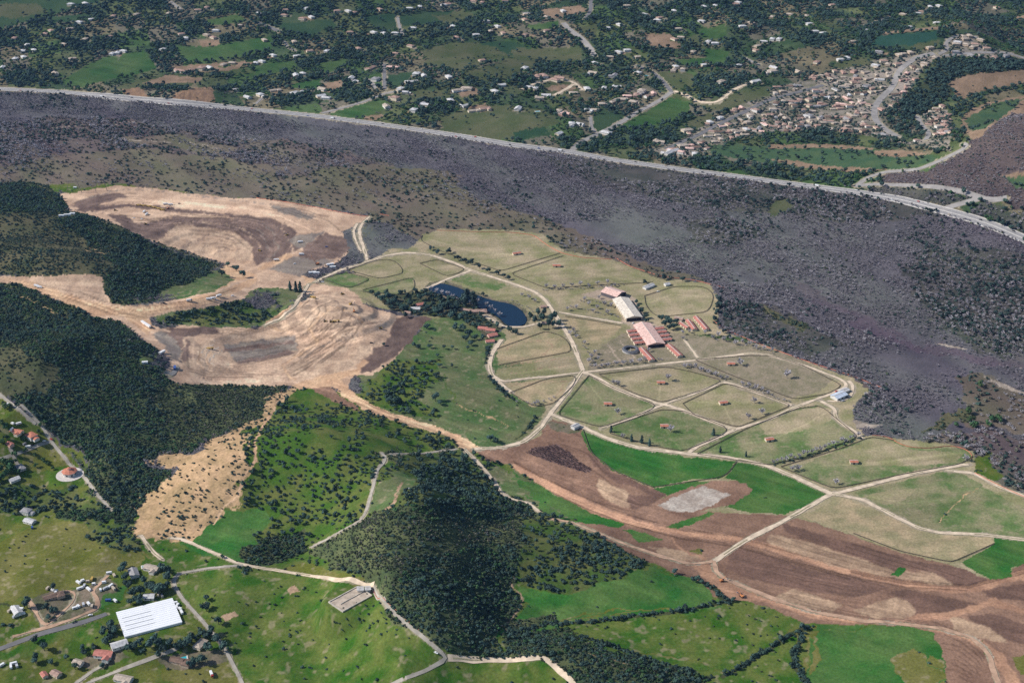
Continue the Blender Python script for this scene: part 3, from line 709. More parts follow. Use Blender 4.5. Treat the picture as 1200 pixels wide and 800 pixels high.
# ------------------------------------------------------------------ materials
MATS = {}
def mat(name, col, rough=.9, var=.12, scale=.6, rnd=0.0, hue=0.0, spec=.2, metal=0.0):
    if name in MATS: return MATS[name]
    m = bpy.data.materials.new(name); m.use_nodes = True; n = m.node_tree; L = n.links
    b = n.nodes['Principled BSDF']; b.inputs['Roughness'].default_value = rough; b.inputs['Metallic'].default_value = metal
    b.inputs['Specular IOR Level'].default_value = spec
    tc = n.nodes.new('ShaderNodeTexCoord'); nz = n.nodes.new('ShaderNodeTexNoise')
    nz.inputs['Scale'].default_value = scale; nz.inputs['Detail'].default_value = 5
    L.new(tc.outputs['Object'], nz.inputs['Vector'])
    mr = n.nodes.new('ShaderNodeMapRange'); mr.inputs['From Min'].default_value = .25; mr.inputs['From Max'].default_value = .75
    mr.inputs['To Min'].default_value = 1 - var * 1.6; mr.inputs['To Max'].default_value = 1 + var * 1.6
    L.new(nz.outputs['Fac'], mr.inputs['Value'])
    hs = n.nodes.new('ShaderNodeHueSaturation'); hs.inputs['Color'].default_value = (*col, 1)
    L.new(mr.outputs[0], hs.inputs['Value'])
    out = hs.outputs[0]
    if rnd or hue:
        oi = n.nodes.new('ShaderNodeObjectInfo'); h2 = n.nodes.new('ShaderNodeHueSaturation'); L.new(out, h2.inputs['Color'])
        a = n.nodes.new('ShaderNodeMapRange'); a.inputs['To Min'].default_value = 1 - rnd; a.inputs['To Max'].default_value = 1 + rnd
        L.new(oi.outputs['Random'], a.inputs['Value']); L.new(a.outputs[0], h2.inputs['Value'])
        mu = n.nodes.new('ShaderNodeMath'); mu.operation = 'MULTIPLY'; mu.inputs[1].default_value = 7.31
        fr = n.nodes.new('ShaderNodeMath'); fr.operation = 'FRACT'; L.new(oi.outputs['Random'], mu.inputs[0]); L.new(mu.outputs[0], fr.inputs[0])
        c = n.nodes.new('ShaderNodeMapRange'); c.inputs['To Min'].default_value = .5 - hue; c.inputs['To Max'].default_value = .5 + hue
        L.new(fr.outputs[0], c.inputs['Value']); L.new(c.outputs[0], h2.inputs['Hue']); out = h2.outputs[0]
    L.new(out, b.inputs['Base Color']); MATS[name] = m
    return m

# ------------------------------------------------------------------ the ground, one sheet to the horizon
def rowlist():
    pys = np.linspace(885, -70, 960)
    ys = flat(np.full_like(pys, 600), pys)[1]
    near = np.array([-4000, -2000, -800, 0, 400, 700, 850, 920]); near = near[near < ys[0] - 20]
    far = ys[-1] * np.cumprod(np.full(16, 1.15)); far = far[far < 42000]
    return np.concatenate([near, ys, far])
ys = rowlist()
s_in = np.linspace(-1.14, 1.14, 1340); ext = np.array([1.25, 1.45, 1.8, 2.4, 3.5, 5.5, 9, 16])
ss = np.concatenate([-ext[::-1], s_in, ext])
wy = np.maximum(ys * CP + CAM_H * SP, 1000) * 600 / FPX
GX = ss[None, :] * wy[:, None]; GY = np.broadcast_to(ys[:, None], GX.shape).copy()
GZ = height(GX, GY)
PX, PY = project(GX, GY, GZ)
jit = 1.7
jx = (fbm(GX, GY, 9, 21, 3) - .5) * 2 * jit * 2; jy = (fbm(GX, GY, 9, 22, 3) - .5) * 2 * jit
c0 = cls(PX, PY)
cid = soft_cls(PX + jx, PY + jy, GX, GY)
hard = np.isin(c0, [CI['road'], CI['bed'], CI['lot']]); cid = np.where(hard, c0, cid)
ca = np.array([CL[n][0] for n in CN]); cb = np.array([CL[n][1] for n in CN])
psz = np.array([CL[n][2] for n in CN], float); rel = np.array([CL[n][3] for n in CN], float); rwl = np.array([CL[n][4] for n in CN], float)
t = np.zeros(GX.shape); micro = np.zeros(GX.shape)
for k in np.unique(cid):
    m_ = cid == k
    x_, y_ = GX[m_], GY[m_]
    v = fbm(x_, y_, psz[k], 31 + int(k), 5)
    t[m_] = np.clip((v - .5) * 2.6 + .5, 0, 1)
    micro[m_] = rel[k] * 2 * (fbm(x_, y_, rwl[k], 51, 3) - .5)
cc = ca[cid] * (1 - t[..., None]) + cb[cid] * t[..., None]
m_ = cid == CI['suburb']; pv_ = parcel(GX[m_], GY[m_])
lots = np.array([(.035, .075, .03), (.035, .07, .03), (.085, .11, .045), (.055, .12, .03), (.1, .13, .045), (.2, .165, .1), (.17, .15, .11), (.04, .085, .032)])
cc[m_] = cc[m_] * .35 + .65 * lots[np.clip((pv_ * 8).astype(int), 0, 7)] * (.8 + .4 * t[m_])[:, None]
m_ = np.isin(cid, [CI[n] for n in ('rip', 'ripgreen', 'chan', 'meadow', 'sparse')]); fl_ = flow(GX[m_], GY[m_], 3)
cc[m_] *= (1 + .5 * (fl_ - .5))[:, None] * np.stack([1 - .16 * (fl_ - .5), 1 + .12 * (fl_ - .5), 1 - .3 * (fl_ - .5)], -1)
# driven or ploughed lines: long streaks of slightly different earth along the working direction
def streak(names, ang, wl, amp, seed):
    m_ = np.isin(cid, [CI[n] for n in names])
    x_, y_ = GX[m_], GY[m_]; c, s = math.cos(R(ang)), math.sin(R(ang))
    u = x_ * c + y_ * s; v = -x_ * s + y_ * c + 14 * (fbm(x_, y_, 120, seed + 5, 2) - .5)
    n_ = vnoise(u / 90, v / wl, seed) * .6 + vnoise(u / 40, v / (wl * .5), seed + 1) * .4
    cc[m_] *= (1 + amp * (n_ - .5) * 2)[:, None]
streak(['brown', 'dkbrown', 'sand', 'redtrk'], -24, 7, .22, 71)
streak(['mauve', 'tan', 'grade', 'tan2'], -14, 6, .26, 72)
streak(['slope', 'haul', 'gravel', 'lot'], 40, 5, .14, 77)
streak(['past', 'pastg', 'pastt'], 12, 8, .18, 73)
streak(['grass', 'farg', 'ghill'], -30, 7, .26, 74)
# bare spots, weeds and paler grass scattered in the pastures and fields
spots = np.clip((fbm(GX, GY, 7, 81, 2) - .66) * 7, 0, 1) * np.isin(cid, [CI[n] for n in ('past', 'pastg', 'grassy', 'ghill', 'residol', 'resid')])
cc = cc * (1 - .55 * spots[..., None]) + np.array((.3, .25, .16)) * .55 * spots[..., None]
big = (fbm(GX, GY, 150, 83, 3) - .5)
cc = cc * (1 + .35 * big[..., None])
def box(a, k):
    for ax in (0, 1):
        c = np.cumsum(np.concatenate([np.repeat(np.take(a, [0], ax), k + 1, ax), a, np.repeat(np.take(a, [-1], ax), k, ax)], ax), ax)
        a = (np.take(c, np.arange(2 * k + 1, c.shape[ax]), ax) - np.take(c, np.arange(0, c.shape[ax] - 2 * k - 1), ax)) / (2 * k + 1)
    return a
em = np.isin(cid, [CI[n] for n in ('tan', 'tan2', 'haul', 'mauve', 'umber', 'grade', 'brown', 'dkbrown', 'redtrk', 'sand')])[..., None].astype(float)
cc = cc * (1 - em * .6) + .6 * em * (box(cc * em, 1) / np.maximum(box(em, 1), 1e-3))
_ix = np.clip(PX * RS, 1, RW - 2); _iy = np.clip(PY * RS, 1, RH - 2); lm = sum(lmap[np.clip(_iy.astype(int) + b_, 0, RH - 1), np.clip(_ix.astype(int) + a_, 0, RW - 1)] for a_ in (0, 1) for b_ in (0, 1)) / 4
cc = cc * np.where((em > 0) | np.isin(cid, [CI[n] for n in ('past', 'pastg', 'pastt', 'slope')])[..., None], lm[..., None], 1)       # worked soils grade into one another
fine = (_hash(np.arange(GX.size).reshape(GX.shape), np.zeros(GX.shape), 5) - .5)
cc = np.clip(cc * (1 + .16 * fine[..., None]), .005, .75)
GZ = GZ + np.where(np.isin(cid, [CI['bed']]), -1.6, micro)
nr, ncl = GX.shape
me = bpy.data.meshes.new('ground')
me.vertices.add(nr * ncl); me.vertices.foreach_set('co', np.stack([GX, GY, GZ], -1).astype(np.float32).ravel())
i0 = (np.arange(nr - 1)[:, None] * ncl + np.arange(ncl - 1)[None, :]).ravel()
quads = np.stack([i0, i0 + 1, i0 + ncl + 1, i0 + ncl], -1).astype(np.int32)
me.loops.add(quads.size); me.loops.foreach_set('vertex_index', quads.ravel())
me.polygons.add(len(quads)); me.polygons.foreach_set('loop_start', np.arange(len(quads), dtype=np.int32) * 4)
me.update(calc_edges=True)
at_ = me.attributes.new('earth', 'FLOAT_COLOR', 'POINT')
at_.data.foreach_set('color', np.concatenate([cc, np.ones((nr, ncl, 1))], -1).astype(np.float32).ravel())
gm = bpy.data.materials.new('ground_cover'); gm.use_nodes = True; n = gm.node_tree; L = n.links
b = n.nodes['Principled BSDF']; b.inputs['Roughness'].default_value = 1; b.inputs['Specular IOR Level'].default_value = .08
a_ = n.nodes.new('ShaderNodeAttribute'); a_.attribute_name = 'earth'
tc = n.nodes.new('ShaderNodeTexCoord'); nz = n.nodes.new('ShaderNodeTexNoise'); nz.inputs['Scale'].default_value = .35; nz.inputs['Detail'].default_value = 6
L.new(tc.outputs['Object'], nz.inputs['Vector'])
mr = n.nodes.new('ShaderNodeMapRange'); mr.inputs['From Min'].default_value = .3; mr.inputs['From Max'].default_value = .7; mr.inputs['To Min'].default_value = .78; mr.inputs['To Max'].default_value = 1.22
L.new(nz.outputs['Fac'], mr.inputs['Value'])
hs = n.nodes.new('ShaderNodeHueSaturation'); L.new(a_.outputs['Color'], hs.inputs['Color']); L.new(mr.outputs[0], hs.inputs['Value']); L.new(hs.outputs[0], b.inputs['Base Color'])
me.materials.append(gm)
go = bpy.data.objects.new('ground', me); COL.objects.link(go); go['kind'] = 'structure'
del GX, GY, PX, PY, jx, jy, cc, t, micro, spots, big, fine

# ------------------------------------------------------------------ mesh helper
class MB:
    def __init__(s): s.v = []; s.f = []; s.m = []
    def add(s, vs_, fs, mi=0):
        o = len(s.v); s.v += [tuple(v) for v in vs_]; s.f += [tuple(o + i for i in f) for f in fs]; s.m += [mi] * len(fs); return s
    def box(s, x0, x1, y0, y1, z0, z1, mi=0):
        return s.add([(x0, y0, z0), (x1, y0, z0), (x1, y1, z0), (x0, y1, z0), (x0, y0, z1), (x1, y0, z1), (x1, y1, z1), (x0, y1, z1)],
                     [(0, 3, 2, 1), (4, 5, 6, 7), (0, 1, 5, 4), (1, 2, 6, 5), (2, 3, 7, 6), (3, 0, 4, 7)], mi)
    def tube(s, a, b_, r0, r1, n_=5, mi=0):
        a = Vector(a); b_ = Vector(b_); d = (b_ - a).normalized()
        u = d.orthogonal().normalized(); v = d.cross(u)
        vs_ = [a + (u * math.cos(k * 6.2832 / n_) + v * math.sin(k * 6.2832 / n_)) * r0 for k in range(n_)]
        vs_ += [b_ + (u * math.cos(k * 6.2832 / n_) + v * math.sin(k * 6.2832 / n_)) * r1 for k in range(n_)]
        fs = [(k, (k + 1) % n_, n_ + (k + 1) % n_, n_ + k) for k in range(n_)] + [tuple(range(n_ - 1, -1, -1)), tuple(range(n_, 2 * n_))]
        return s.add(vs_, fs, mi)
    def disc(s, c, ax, r, wd, n_=12, mi=0):
        c = Vector(c); ax = Vector(ax).normalized() * wd / 2
        return s.tube(c - ax, c + ax, r, r, n_, mi)
    def mesh(s, name, *mats):
        me = bpy.data.meshes.new(name); me.from_pydata(s.v, [], s.f)
        for m in mats: me.materials.append(m)
        if len(mats) > 1: me.polygons.foreach_set('material_index', s.m)
        me.update(); return me
def link(name, me, parent=None, loc=(0, 0, 0), rz=0, sc_=1):
    o = bpy.data.objects.new(name, me); COL.objects.link(o); o.location = loc; o.rotation_euler = (0, 0, rz)
    o.scale = (sc_, sc_, sc_) if not isinstance(sc_, tuple) else sc_
    if parent: o.parent = parent
    return o

# ------------------------------------------------------------------ roads, draped on the ground
def resample(P, step):
    P = np.array(P, float); d = np.r_[0, np.cumsum(np.hypot(*np.diff(P, axis=0).T))]
    n_ = max(int(d[-1] / step), 2); q = np.linspace(0, d[-1], n_ + 1)
    return np.stack([np.interp(q, d, P[:, 0]), np.interp(q, d, P[:, 1])], -1)
def smooth(P, it=2):
    for _ in range(it):
        Q = [P[0]]
        for a, b_ in zip(P[:-1], P[1:]): Q += [a * .75 + b_ * .25, a * .25 + b_ * .75]
        P = np.array(Q + [P[-1]])
    return P
def ground_line(pts, step=6):
    a = np.array(pts, float); d = []
    for p, q in zip(a[:-1], a[1:]):
        k = max(int(np.hypot(*(q - p)) / 12), 1); d += [p + (q - p) * i / k for i in range(k)]
    a = np.array(d + [a[-1]])
    x, y, _ = unproject(a[:, 0], a[:, 1])
    return resample(smooth(np.stack([x, y], -1)), step)
def ribbon(line, o0, o1, lift, ragged=0, ncol=3, seed=0):
    tg = np.gradient(line, axis=0); tg /= np.linalg.norm(tg, axis=1)[:, None] + 1e-9; nn = np.stack([-tg[:, 1], tg[:, 0]], -1)
    k = np.arange(len(line)) * .37
    r0 = o0 + ragged * (vnoise(k, k * 0, seed) - .5) * 2; r1 = o1 + ragged * (vnoise(k, k * 0, seed + 1) - .5) * 2
    cols = [line + nn * (r0 + (r1 - r0) * j / (ncol - 1))[:, None] for j in range(ncol)]
    V = np.stack(cols, 1); Z = height(V[..., 0], V[..., 1]) + lift
    vs_ = np.concatenate([V, Z[..., None]], -1).reshape(-1, 3)
    fs = [(i * ncol + j, i * ncol + j + 1, (i + 1) * ncol + j + 1, (i + 1) * ncol + j) for i in range(len(line) - 1) for j in range(ncol - 1)]
    return [tuple(map(float, v)) for v in vs_], fs
RM = {'earth': mat('bare_earth', (.47, .31, .21), 1, .25, .12, spec=.05), 'asphalt': mat('asphalt', (.17, .165, .165), .9, .15, .08), 'pale': mat('pale_asphalt', (.3, .28, .26), .9, .15, .08),
      'paved': mat('worn_paving', (.36, .325, .27), .9, .2, .1), 'motorway': mat('grey_concrete', (.27, .26, .255), .9, .12, .06), 'dirt': mat('packed_dirt', (.63, .51, .375), 1, .2, .12, spec=.05)}
LINES = {}
for i, (nm, m, wd, pts) in enumerate(ROADL):
    ln = ground_line(pts, 8 if wd > 8 else 5)
    if nm == 'highway': LINES['highway'] = ln
    mb = MB(); mb.add(*ribbon(ln, -wd / 2, wd / 2, .34 + .012 * (i % 12), .9 if m == 'dirt' else (1.6 if m == 'earth' else .12), 4, i))
    o = link(nm, mb.mesh(nm, RM[m])); o['kind'] = 'structure'
    if m == 'dirt' and wd > 4.4 and nm != 'road':          # the grassy crown between the wheel ruts, worn through in places
        mb = MB(); v_, f_ = ribbon(ln, -.75, .75, .5 + .012 * (i % 12), .5, 2, i + 50); nz_ = vnoise(np.arange(len(f_)) * .21, np.zeros(len(f_)), i)
        mb.add(v_, [f for f, q in zip(f_, nz_) if q > .66])
        if mb.f: o = link('road_crown', mb.mesh('road_crown', mat('crown_grass', (.3, .27, .16), 1, .3, .3))); o['kind'] = 'structure'
hw = LINES['highway']
mb = MB()
for a_0, a_1 in ((-12.5, -9.2), (9.2, 11.8), (-.9, .9)): mb.add(*ribbon(hw, a_0, a_1, .56, .25, 2, 3))
o = link('road_shoulder', mb.mesh('road_shoulder', mat('concrete_shoulder', (.48, .45, .41), .9, .15, .1))); o['kind'] = 'structure'
mb = MB()
for a_0 in (-8.9, -1.4, 1.1, 8.6): mb.add(*ribbon(hw, a_0, a_0 + .3, .6, 0, 2))
for a_0 in (-5.1, 4.9):
    v_, f_ = ribbon(resample(hw, 3), a_0, a_0 + .25, .6, 0, 2); mb.add(v_, f_[::4])
o = link('road_marking', mb.mesh('road_marking', mat('road_paint', (.75, .74, .7), .8, .05))); o['kind'] = 'structure'

# ------------------------------------------------------------------ the lake and small ponds
def pond(pts, lift, m, name='water'):
    a = np.array(pts, float); x, y, z = unproject(a[:, 0], a[:, 1]); P = smooth(np.stack([np.r_[x, x[0]], np.r_[y, y[0]]], -1), 2)[:-1]
    zz = float(z.min()) + lift
    me = bpy.data.meshes.new(name); me.from_pydata([(float(p[0]), float(p[1]), zz) for p in P], [], [tuple(range(len(P)))]); me.materials.append(m)
    o = link(name, me); o['kind'] = 'structure'; return o
wm = bpy.data.materials.new('lake_water'); wm.use_nodes = True; n = wm.node_tree; b = n.nodes['Principled BSDF']
b.inputs['Base Color'].default_value = (.006, .022, .045, 1); b.inputs['Roughness'].default_value = .06; b.inputs['IOR'].default_value = 1.33
nz = n.nodes.new('ShaderNodeTexNoise'); nz.inputs['Scale'].default_value = .8; bp = n.nodes.new('ShaderNodeBump'); bp.inputs['Strength'].default_value = .12; bp.inputs['Distance'].default_value = .1
tc = n.nodes.new('ShaderNodeTexCoord'); n.links.new(tc.outputs['Object'], nz.inputs['Vector']); n.links.new(nz.outputs['Fac'], bp.inputs['Height']); n.links.new(bp.outputs[0], b.inputs['Normal'])
pond(pp('500,336 512,332 525,333 550,342 575,352 600,356 612,364 618,374 615,381 600,383 592,380 585,372 565,362 540,350 520,346 505,342'), .25, wm, 'lake_water')
pond(pp('127,52 140,47 152,50 165,44 172,47 166,52 150,55 140,59 127,58'), 1.6, wm, 'pond_water')

# ------------------------------------------------------------------ the air
HZ = bpy.data.materials.new('haze'); HZ.use_nodes = True; n = HZ.node_tree
for q in list(n.nodes):
    if q.type == 'BSDF_PRINCIPLED': n.nodes.remove(q)
pv = n.nodes.new('ShaderNodeVolumePrincipled'); pv.inputs['Color'].default_value = (.25, .48, 1, 1); pv.inputs['Density'].default_value = 0.000016; pv.inputs['Anisotropy'].default_value = .2
n.links.new(pv.outputs[0], [q for q in n.nodes if q.type == 'OUTPUT_MATERIAL'][0].inputs['Volume'])
HAZE = True
if HAZE:
    mb = MB().box(-90000, 90000, -20000, 60000, -20, 1005); o = link('haze', mb.mesh('haze', HZ)); o['kind'] = 'stuff'

# ------------------------------------------------------------------ things: names, labels, groups
LAND = [  # features of the place that labels can point to: photo position and words
 (174, 726, 'the white greenhouse'), (82, 552, 'the octagonal house'), (565, 360, 'the lake'), (735, 363, 'the covered arena'), (762, 397, 'the great barn'),
 (410, 700, 'the concrete basin'), (370, 303, 'the orange crane'), (655, 538, 'the brush pile'), (815, 587, 'the gravel lot'), (983, 463, 'the blue roofed shed'),
 (683, 436, 'the road hub'), (525, 771, 'the lane fork'), (978, 578, 'the eastern crossroads'), (836, 657, 'the southern crossroads'), (670, 175, 'the avenue junction'),
 (1110, 246, 'the highway crossing'), (1060, 45, 'the teal field'), (765, 130, 'the bright green triangle'), (655, 103, 'the oval riding ring'), (1155, 95, 'the bare hilltop'),
 (1160, 132, 'the fairway'), (1047, 100, 'the curving estate street'), (1080, 147, 'the short estate street'), (130, 80, 'the wedge of green field'), (225, 110, 'the road cut'),
 (148, 53, 'the far pond'), (262, 26, 'the fenced green field'), (453, 90, 'the straight side road'), (788, 108, 'the orchard corner'), (90, 340, 'the pale earth pad'),
 (187, 243, 'the row of scrapers'), (240, 285, 'the striped earth mound'), (440, 640, 'the grey lane bend'), (230, 560, 'the tan slope'), (500, 680, 'the dark thicket'),
 (205, 673, 'the grey lane corner'), (640, 575, 'the long green strip'), (830, 675, 'the creek hedge'), (1030, 765, 'the corner green field'), (900, 175, 'the golf bunkers'),
 (700, 45, 'the far winding road'), (500, 45, 'the green knoll'), (390, 130, 'the lane by the highway'), (590, 60, 'the olive slope'), (850, 40, 'the round green field'),
 (900, 110, 'the estate entrance'), (1010, 150, 'the lower estate edge'), (950, 45, 'the far hillside'), (1115, 25, 'the ridge top houses'), (325, 30, 'the grey far road'),
 (20, 20, 'the far dark pasture'), (45, 60, 'the white far homes'), (960, 90, 'the estate upper edge'), (880, 145, 'the long estate street')]
DIRW = ['right of', 'upper right of', 'above', 'upper left of', 'left of', 'lower left of', 'below', 'lower right of']
ITEMS = []
def thing(name, stem, cat, loc, rz=0, group=None, zone=None, fixed=None, px=None, sc_=1):
    o = link(name, None, None, loc, rz, sc_); reg(o, stem, cat, group, zone, fixed, px); return o
def reg(o, stem, cat, group=None, zone=None, fixed=None, px=None):
    o['category'] = cat
    if group: o['group'] = group
    if fixed: o['label'] = fixed
    if px is None:
        a, b_ = project(*[float(v) for v in o.location]); px = (float(a), float(b_))
    ITEMS.append([o, stem, zone, fixed, px])
    return o
def finish_labels():
    lab = {}
    for it in ITEMS:
        o, stem, zone, fixed, (x, y) = it
        if fixed: lab.setdefault(fixed, []).append(it); continue
        d = sorted((math.hypot(lx - x, (ly - y) * 1.6), lx, ly, t_) for lx, ly, t_ in LAND)[0]
        if d[0] < 16: rel_ = 'beside ' + d[3]
        else:
            k = int(round(math.degrees(math.atan2(-(y - d[2]) * 1.6, x - d[1])) / 45)) % 8
            rel_ = ('just ' if d[0] < 38 else '') + DIRW[k] + ' ' + d[3]
            if d[0] >= 90: rel_ = 'far ' + rel_
        z_ = zone if zone is not None else CL[CN[int(cls(x, y))]][5]
        lb = ' '.join((stem + ' ' + z_).split()) + ' ' + rel_
        if len(lb.split()) > 13: lb = stem + ' ' + rel_
        lab.setdefault(lb, []).append(it)
    ordn = ['second', 'third', 'fourth', 'fifth', 'sixth']
    for lb, its in lab.items():
        if its[0][3]:
            for it in its: it[0]['label'] = lb
            continue
        its.sort(key=lambda i: i[4][0]); n_ = len(its)
        if n_ == 1: its[0][0]['label'] = lb; continue
        if n_ > 8 and n_ <= 26:                         # a big bunch is told apart by nearness first
            its.sort(key=lambda i: i[4][1]); third = [its[k * n_ // 3:(k + 1) * n_ // 3] for k in range(3)]
            words = ['far row', 'middle row', 'near row']
        elif n_ > 26:
            its.sort(key=lambda i: i[4][1]); third = [its[k * n_ // 6:(k + 1) * n_ // 6] for k in range(6)]
            words = ['farthest row', 'second farthest', 'upper middle', 'lower middle', 'second nearest', 'nearest row']
        else: third = [its]; words = ['']
        for g_, wd in zip(third, words):
            g_.sort(key=lambda i: i[4][0]); m_ = len(g_)
            for k, it in enumerate(g_):
                if m_ == 1: r_ = ''
                elif m_ == 2: r_ = ['left one', 'right one'][k]
                elif m_ == 3: r_ = ['leftmost', 'middle one', 'rightmost'][k]
                elif k == 0: r_ = 'leftmost'
                elif k == m_ - 1: r_ = 'rightmost'
                elif k < (m_ + 1) // 2 and k <= 5: r_ = ordn[k - 1] + ' from left'
                elif m_ - 1 - k <= 5: r_ = ordn[m_ - 2 - k] + ' from right'
                else: r_ = ''
                it[0]['label'] = ' '.join((lb + (', ' + (wd + ' ' + r_).strip() if (wd or r_) else '')).split()[:16])

# ------------------------------------------------------------------ buildings
WALLS = {'white': (.62, .6, .56), 'cream': (.6, .52, .4), 'grey': (.4, .39, .38), 'dark': (.12, .11, .12), 'pink': (.55, .35, .29), 'tan': (.45, .36, .27)}
ROOFS = {'white': (.54, .53, .52), 'red': (.46, .19, .15), 'pink': (.68, .46, .39), 'tan': (.44, .37, .3), 'pale': (.66, .59, .49), 'grey': (.3, .29, .29), 'brown': (.19, .13, .1), 'clay': (.38, .255, .205), 'blue': (.5, .56, .64), 'terracotta': (.5, .2, .13)}
GLASS = mat('window_glass', (.03, .04, .055), .15, .1, .5, spec=.6)
DOORM = mat('painted_door', (.2, .12, .08), .7, .1)
def wallm(c): return mat(c + '_stucco', WALLS[c], .9, .08, .5)
def roofm(c): return mat(c + '_roofing', ROOFS[c], .85, .22, .3, spec=.1)
MC = {}
def gable(mbw, mbr, x0, x1, y0, y1, H, RH, ax='x', ov=.7, th=.28):
    if ax == 'x':
        ym = (y0 + y1) / 2
        mbw.add([(x0, y0, -1.2), (x1, y0, -1.2), (x1, y1, -1.2), (x0, y1, -1.2), (x0, y0, H), (x1, y0, H), (x1, y1, H), (x0, y1, H), (x0, ym, H + RH), (x1, ym, H + RH)],
                [(0, 1, 5, 4), (2, 3, 7, 6), (1, 2, 6, 9, 5), (3, 0, 4, 8, 7)])
        k = RH / ((y1 - y0) / 2); zo = H - k * ov
        for s, ye in ((-1, y0 - ov), (1, y1 + ov)):
            a, b_, c, d = (x0 - ov, ye, zo), (x1 + ov, ye, zo), (x1 + ov, ym, H + RH), (x0 - ov, ym, H + RH)
            q = [(p[0], p[1], p[2] + .02) for p in (a, b_, c, d)] + [(p[0], p[1], p[2] + th) for p in (a, b_, c, d)]
            fs = [(4, 5, 6, 7), (3, 2, 1, 0), (0, 1, 5, 4), (1, 2, 6, 5), (3, 0, 4, 7)]
            mbr.add(q, fs if s < 0 else [f[::-1] for f in fs])
    else:
        a = MB(); b_ = MB(); gable(a, b_, y0, y1, -x1, -x0, H, RH, 'x', ov, th)
        for src, dst in ((a, mbw), (b_, mbr)): dst.add([(-y, x, z) for x, y, z in src.v], src.f)
def hip(mbw, mbr, x0, x1, y0, y1, H, RH, ov=.7):
    mbw.add([(x0, y0, -1.2), (x1, y0, -1.2), (x1, y1, -1.2), (x0, y1, -1.2), (x0, y0, H), (x1, y0, H), (x1, y1, H), (x0, y1, H)], [(0, 1, 5, 4), (1, 2, 6, 5), (2, 3, 7, 6), (3, 0, 4, 7)])
    X0, X1, Y0, Y1 = x0 - ov, x1 + ov, y0 - ov, y1 + ov; h_ = (Y1 - Y0) / 2; z = H - .15; ym = (Y0 + Y1) / 2
    a, b_ = (X0 + h_, ym, H + RH), (X1 - h_, ym, H + RH)
    mbr.add([(X0, Y0, z), (X1, Y0, z), (X1, Y1, z), (X0, Y1, z), a, b_, (X0, Y0, z + .3), (X1, Y0, z + .3), (X1, Y1, z + .3), (X0, Y1, z + .3)],
            [(3, 2, 1, 0), (6, 7, 5, 4), (7, 8, 5), (8, 9, 4, 5), (9, 6, 4), (0, 1, 7, 6), (1, 2, 8, 7), (2, 3, 9, 8), (3, 0, 6, 9)])
def house_meshes(style, wc, rc):
    key = (style, wc, rc)
    if key in MC: return MC[key]
    w_, r_ = MB(), MB()
    if style == 0: gable(w_, r_, -9, 9, -5.5, 5.5, 3.4, 2.3)
    elif style == 1: hip(w_, r_, -10, 10, -6, 6, 3.4, 2.4)
    elif style == 2: gable(w_, r_, -10, 10, -5, 5, 3.4, 2.1); gable(w_, r_, 2, 9, -11, -4.9, 3.1, 1.6, 'y', .5)
    elif style == 3: hip(w_, r_, -8, 8, -6.5, 6.5, 5.6, 2.2); gable(w_, r_, 8.05, 15, -4.5, 4.5, 3, 1.5, 'x', .4)
    elif style == 4: gable(w_, r_, -13, 5, -4.8, 4.8, 3.3, 1.9); hip(w_, r_, 5.1, 16, -8, 5, 3.5, 2.3, .5)
    else: gable(w_, r_, -5, 5, -3.5, 3.5, 3, 1.5)
    MC[key] = (w_.mesh('house_wall', wallm(wc)), r_.mesh('house_roof', roofm(rc))); return MC[key]
HGRP = 'houses across the valley'
EXCL = []                                                # ground discs kept free of trees: x, y, radius
def openings(root, L_, W_, H_, n_=3, door=True, z0=.95, seed=0):
    key = ('op', round(L_, 1), round(W_, 1), n_)
    for s in (-1, 1):
        for k in range(n_):
            x = -L_ / 2 + L_ * (k + .5) / n_
            if s < 0 and door and k == n_ // 2:
                d = MB().box(x - .55, x + .55, -W_ / 2 - .06, -W_ / 2 - .004, -.2, 2.15); link('door', d.mesh('door', DOORM), root); continue
            y0, y1 = (s * W_ / 2 + .004, s * W_ / 2 + .06) if s > 0 else (s * W_ / 2 - .06, s * W_ / 2 - .004)
            d = MB().box(x - .8, x + .8, y0, y1, z0, z0 + 1.25); link('window', d.mesh('window', GLASS), root)
def axis(px, py, dx, dy):
    a = flat(px, py); b_ = flat(px + dx, py + dy); return math.atan2(float(b_[1] - a[1]), float(b_[0] - a[0]))
def house(px, py, style, wc, rc, rz, stem, scl=1.0, group=HGRP, detail=False, fixed=None, name='house'):
    x, y, z = at(px, py); EXCL.append((x, y, 11 * scl))
    t_ = thing(name, stem, 'house', (x, y, z + .4), rz, group, None, fixed, (px, py), scl)
    wm_, rm_ = house_meshes(style, wc, rc); link('wall', wm_, t_); link('roof', rm_, t_)
    if detail:
        Ls = {0: (18, 11, 3.4), 1: (20, 12, 3.4), 2: (20, 10, 3.4), 3: (16, 13, 5.6), 4: (18, 9.6, 3.3), 5: (10, 7, 3)}[style]
        openings(t_, *Ls, n_=2 if style == 5 else 3)
    return t_
RW_ = {'w': ('white', ('white', 'white', 'cream'), 'white roofed'), 'r': ('clay', ('cream', 'white', 'pink'), 'reddish roofed'), 't': ('tan', ('cream', 'tan', 'white'), 'tan roofed'), 'g': ('grey', ('white', 'grey'), 'grey roofed')}
cand.sort(key=lambda c: -c[1])
rest_h = cand[296:]
